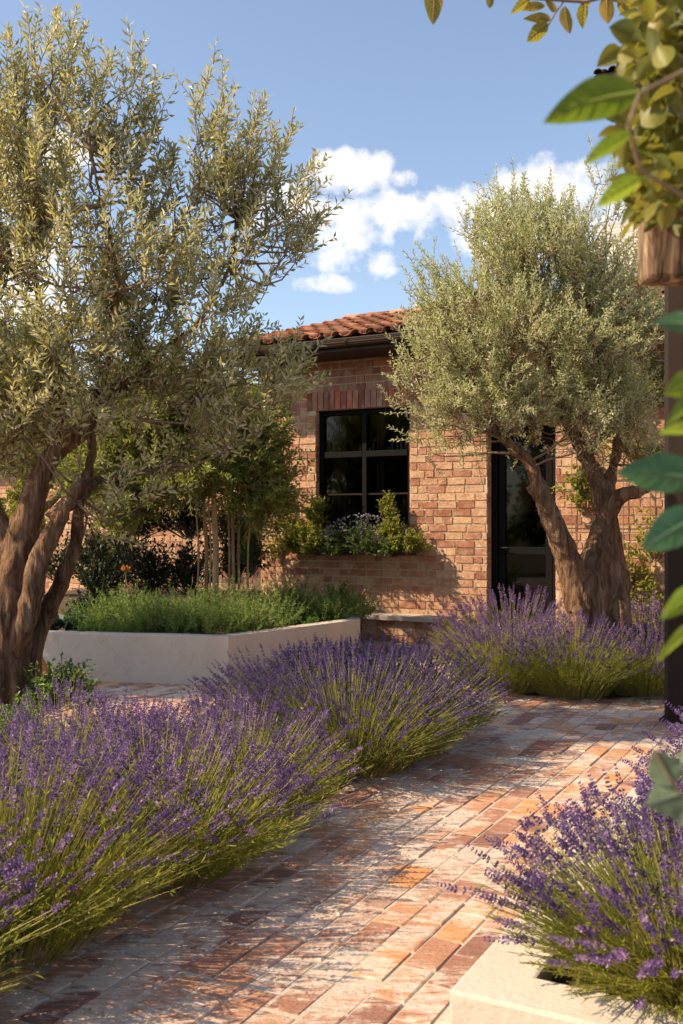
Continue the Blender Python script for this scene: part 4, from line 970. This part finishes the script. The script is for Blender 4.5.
near2 = thing('broadleaf_spray','blurred blue-green and bright pointed leaves reaching in at the right photo edge','leaf spray',(0,0,0))
a = Acc(); a.tube(subd([at(725,700,.72),at(712,600,.72),at(706,500,.72),at(704,400,.72),at(700,310,.72)],5), .0018, 6); a.build('stem', TWIG, near2)
for b_,t_,w_,m_,rl in [((704,478),(617,472),40,BLUELEAF,.2),((706,512),(642,549),38,BLUELEAF,.3),((702,428),(658,433),13,BRIGHTLEAF,.7),((702,325),(653,322),22,BLUELEAF,.3),((702,378),(664,394),26,BIGLEAF,.3),((708,585),(660,620),24,BRIGHTLEAF,.3),((710,612),(655,664),12,BRIGHTLEAF,.6),((704,390),(666,425),14,BIGLEAF,.5)]:
    big_leaf(b_, t_, w_, .72, R.uniform(-.02,.02), m_, near2, rl)
near3 = thing('round_leaf_sprig','blurred sprig of round grey-green leaves above the right lavender','leaf spray',(0,0,0))
a = Acc(); a.tube(subd([at(730,850,.75),at(690,805,.75),at(676,788,.75),at(655,752,.75)],4), .0012, 6); a.build('stem', TWIG, near3)
EUC = leaf_mat('round_grey_leaf',[(0,(.10,.15,.09)),(1,(.14,.19,.12))],(.25,.35,.15),.3,.6)
for b_,t_,w_ in [((671,786),(655,750),34),((682,793),(646,806),36),((684,796),(686,830),34),((690,770),(700,740),30)]:
    big_leaf(b_, t_, w_, .75, .0, EUC, near3, .15, .9)
top = thing('hanging_branch','thin twig with green and yellowing leaves hanging into the top of the photo','branch',(0,0,0))
a = Acc(); dT = 1.9
a.tube(subd([at(410,-60,dT),at(470,-20,dT),at(530,-2,dT),at(585,2,dT),at(650,-14,dT),at(700,-40,dT)],5), .003, 6); a.tube(subd([at(565,0,dT),at(556,12,dT),at(549,24,dT)],3), .0016, 5)
a.build('twig', TWIG, top)
for b_,t_,w_,rl in [((437,-22),(433,25),19,.3),((492,-6),(489,8),8,.2),((531,-2),(511,14),9,.4),((545,6),(515,9),9,.3),((549,24),(527,42),15,.3),((551,19),(523,19),10,.4),((556,12),(545,0),7,.4),((565,6),(570,34),12,.5),((584,2),(583,29),11,.5),((607,-6),(608,24),15,.2),((618,0),(635,22),9,.4),((590,0),(578,16),8,.4),((620,-4),(636,8),12,.3),((600,-16),(628,2),14,.3)]:
    big_leaf(b_, t_, w_, dT, R.uniform(-.03,.03), TOPLEAF, top, rl)

# added unseen olive trees shade planter and wing; added hedge darkens pane reflections
dup(rt, (-6.9,-.7,0), 0.0, (1,1,1), 'added out-of-view olive tree shading the raised planter front', 'olive trees added out of view for shade')
dup(rt, (-6.3,5.4,0), 0.0, (1,1,1), 'added out-of-view olive tree shading the side wing wall', 'olive trees added out of view for shade')
leafy('light_block_hedge','added out-of-view hedge on the left, keeping bright sky out of the panes','hedge',[((-11,-7+i*1.6,1.4),(.8,1.1,1.6)) for i in range(9)],SHRUB,9000,.16,.10)
leafy('background_tree','yellow-green leafy tree behind the left olive trunk','tree',[(at(8,440,10.2),(.55,.4,.6)),(at(70,430,10.6),(.5,.4,.5)),(at(40,380,10.8),(.6,.4,.5)),(at(-50,430,10.2),(.6,.4,.9)),(at(130,430,11.0),(.5,.4,.45)),(at(20,510,10.0),(.3,.3,.5)),(at(110,490,11.4),(.55,.3,.45)),(at(190,480,11.6),(.6,.3,.5)),(at(255,450,11.5),(.3,.2,.5)),(at(230,520,11.6),(.3,.2,.4)),(at(180,390,11.2),(.45,.3,.4))],YLEAF,9500,.065,.030)

leafy('light_block_hedge','added out-of-view hedge behind the camera, cutting ambient sky light','hedge',[((-9+i*1.7,-6.5,1.6),(1.0,.8,1.9)) for i in range(11)],SHRUB,9000,.17,.10)  # hedge added behind the camera to deepen shade by blocking skylight
leafy('light_block_hedge','added out-of-view hedge on the right, cutting ambient sky light','hedge',[((7.5,-5+i*1.7,1.6),(.8,1.0,1.9)) for i in range(8)],SHRUB,7000,.17,.10)  # likewise added out of view, blocking skylight from the right

for i, (px, d, w_, h_, mt, lb) in enumerate([
    (112,9.0,.20,.22,FERN,'light green bushy plant near the left end of the raised planter'),
    (168,8.95,.22,.17,SHRUB,'darker green leafy plant in the raised planter above its plain front wall'),
    (205,9.0,.17,.24,FERN,'feathery green plant at the foot of the thin pale stems'),
    (252,9.2,.20,.20,YLEAF,'yellow-green leafy plant behind the corner of the raised planter'),
    (300,9.5,.20,.24,FERN,'bright ferny plant in the raised planter below the window climber'),
    (338,9.8,.17,.24,SHRUB,'dark green rounded plant at the right end of the raised planter')]):
    p_ = at(px,0,d+.45)*[1,1,0]
    leafy('planter_shrub', lb, 'shrub', [((p_[0],p_[1],PZ+.06+h_*.3),(w_,w_*.8,h_)),((p_[0]+w_*.6,p_[1]+.05,PZ+h_*.1),(w_*.8,w_*.7,h_*.7))], mt, 1100, .040, .017, 'plants in the raised planter')
